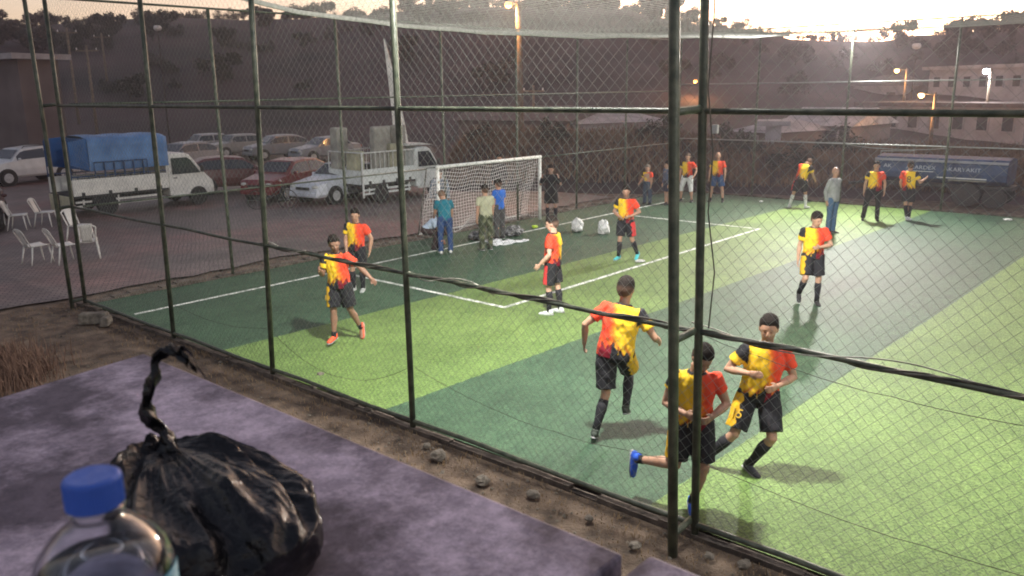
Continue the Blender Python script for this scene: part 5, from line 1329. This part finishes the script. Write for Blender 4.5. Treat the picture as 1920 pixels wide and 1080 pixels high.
for i, (px, py, lb) in enumerate(((1200, 491, 'white scrap of litter just inside the penalty line'), (1427, 379, 'tiny white cup on the dark turf at the far left of the light stripe'), (1890, 413, 'small pale litter at the far right of the pitch'))):
    blob('litter', px, py, .09 if i != 1 else .05, .05, M['white_film'], lb, 'litter', i + 20)
M['stone'] = mat('stone', (.12, .10, .08), .95, .4, 9, .7, 30, col2=(.24, .21, .17))
p = G(178, 606, 0); st_ = MB(); st_.box((0, 0, .1), (.52, .22, .2), taper=.9); st_.box((.26, -.16, .08), (.16, .3, .16), taper=.85)
tag(st_.build('broken_block', M['stone'], bevel=.03, loc=p, rz=-.75), 'broken pale concrete block at the foot of the corner posts', 'concrete block')
rk = random.Random(8)
SP = [(600, 705, 'pale flat stone in the dirt just above the purple slab edge, leftmost of the strip'), (690, 770, 'small stone in the dirt strip between two near fence posts'), (800, 838, 'pale stones at the foot of the middle fence post'), (822, 858, 'flat stone lying right of the middle fence post foot'), (905, 905, 'brown stone in the dirt strip past the middle post'),
      (1000, 930, 'rough stone halfway along the dirt strip'), (1190, 1026, 'round pale stone beside the gap between the purple slabs'), (1105, 975, 'stone lying in the dirt before the thick green posts'), (1330, 1045, 'grey stone near the bottom right below the fence'), (60, 690, 'stone among the dry grass at the left edge'), (590, 728, 'brown stone near the slab edge on the left part of the strip'), (1395, 1062, 'brown stone at the bottom edge right of the posts')]
for i, (px, py, lb) in enumerate(SP):
    p = G(px, py, 0); m = MB(); r = rk.uniform(.05, .11); m.ell((0, 0, r * .3), r, r * .8, r * .55, None, 12, 8, lambda u: 1 + .35 * nz(u.x * 1.5 + i * 3, u.y * 1.5, u.z * 1.5))
    tag(m.build('stone', M['stone'], loc=p, rz=rk.random() * 3), lb, 'stone', 'stones in the dirt strip')
M['redgrass'] = mat('redgrass', (.13, .07, .05), .9, .4, 6, col2=(.22, .13, .09))
m = MB(); r = random.Random(12)
for _ in range(2600):
    x, y = min(6.1, r.uniform(2.2, 6.12)), r.uniform(-1, 17); s_ = r.uniform(.006, .026) * (1.6 if r.random() < .08 else 1); a = r.uniform(0, 6.28); c_, q_ = math.cos(a) * s_, math.sin(a) * s_; h_ = s_ * r.uniform(.4, .9); z_ = -.025 + .03 * nz(x, y, 0, .5)
    vs = [V((x + c_, y + q_, z_)), V((x - q_ * .7, y + c_ * .7, z_)), V((x - c_, y - q_, z_)), V((x + q_ * .8, y - c_ * .8, z_)), V((x + c_ * .3, y + q_ * .3, z_ + h_)), V((x - c_ * .4, y - q_ * .5, z_ + h_ * .9))]
    m.add(vs, [(0, 1, 4), (1, 2, 5), (1, 5, 4), (2, 3, 5), (3, 0, 4), (3, 4, 5)])
gv = m.build('gravel', M['stone']); gv['kind'] = 'stuff'; gv['label'] = 'small stones and crumbs strewn over the dirt'
# dry grass, leaf litter: one mass
def blades(n_, fx, name, m_, hmin, hmax, seed, wdt=.006):
    r = random.Random(seed); m = MB()
    for _ in range(n_):
        x, y, z, k = fx(r); h = r.uniform(hmin, hmax) * k; a = r.uniform(0, 6.28); l = r.uniform(.1, .8) * h
        d = V((math.cos(a), math.sin(a), 0)); s_ = V((-d.y, d.x, 0)) * wdt * (.6 + k * .5); p0 = V((x, y, z)); p1 = p0 + d * l * .4 + V((0, 0, h * .6)); p2 = p0 + d * l + V((0, 0, h))
        m.add([p0 - s_, p0 + s_, p1 + s_ * .7, p1 - s_ * .7, p2], [(0, 1, 2, 3), (3, 2, 4)])
    o = m.build(name, m_); o['kind'] = 'stuff'; o['label'] = 'dry tufts of grass and weeds'; o['category'] = 'grass'; return o
def strip(r):
    y = r.uniform(-3, 17); x = r.uniform(2.0, 6.12) if r.random() < .6 else r.gauss(5.9, .18); x = min(x, 6.12)
    k = .35 + .9 * max(0, nz(x * 1.3, y * 1.3, 3)); return x, y, -.02, k
blades(9000, strip, 'dry_grass', M['drygrass'], .03, .13, 1)
def clump(r):
    cx_, cy_ = r.choice(((3.6, 13.2), (3.9, 13.0), (3.5, 12.6), (3.9, 13.8), (3.4, 14.0))); return cx_ + r.gauss(0, .28), cy_ + r.gauss(0, .28), -.03, 1.0
blades(2600, clump, 'tall_dry_grass', M['redgrass'], .10, .42, 2)
def bank(r):
    px = r.uniform(840, 1950); rr_ = r.uniform(34, 44); p = polar(px, rr_); return p.x, p.y, terrain(px, rr_) - .03, 1 + .6 * nz(p.x * .4, p.y * .4)
M['bankgrass'] = mat('bankgrass', (.12, .075, .05), .9, .4, 1, col2=(.24, .15, .095))
blades(22000, bank, 'bank_grass', M['bankgrass'], .15, .6, 3, .02)
for i, (px, rr_, s, lb) in enumerate(((1480, 36, .5, 'spiky dry shrub behind the bent footballer with white socks'), (1045, 38, .4, 'low dry bush on the bank right of the goal'), (1230, 38, .5, 'dark bush on the bank left of the thick green posts'), (1400, 38, .55, 'dim bush on the bank behind the bald footballer'), (1570, 39, .6, 'dark bush on the bank behind the man in grey'), (905, 39, .4, 'dry bush on the bank above the crossbar'))):
    put_tree(px, rr_, 3, s * 1.5, lb, None, 'bush', 'bush')
# thin volume added to imitate lens veil and lamp halos -------------------------------------------------------------------
HZ = 1
if HZ:
    m = MB(); m.box((0, 0, 22), (640, 640, 47)); hz = m.build('glare_haze', None); hz['kind'] = 'stuff'
    hm_ = bpy.data.materials.new('glare_haze_volume'); hm_.use_nodes = True; nt_ = hm_.node_tree; nt_.nodes.clear()
    pvn = nt_.nodes.new('ShaderNodeVolumePrincipled'); out_ = nt_.nodes.new('ShaderNodeOutputMaterial'); nt_.links.new(pvn.outputs[0], out_.inputs['Volume'])
    pvn.inputs['Color'].default_value = (.92, .84, .92, 1); pvn.inputs['Density'].default_value = .0011; pvn.inputs['Anisotropy'].default_value = .55
    hz.data.materials.clear(); hz.data.materials.append(hm_)
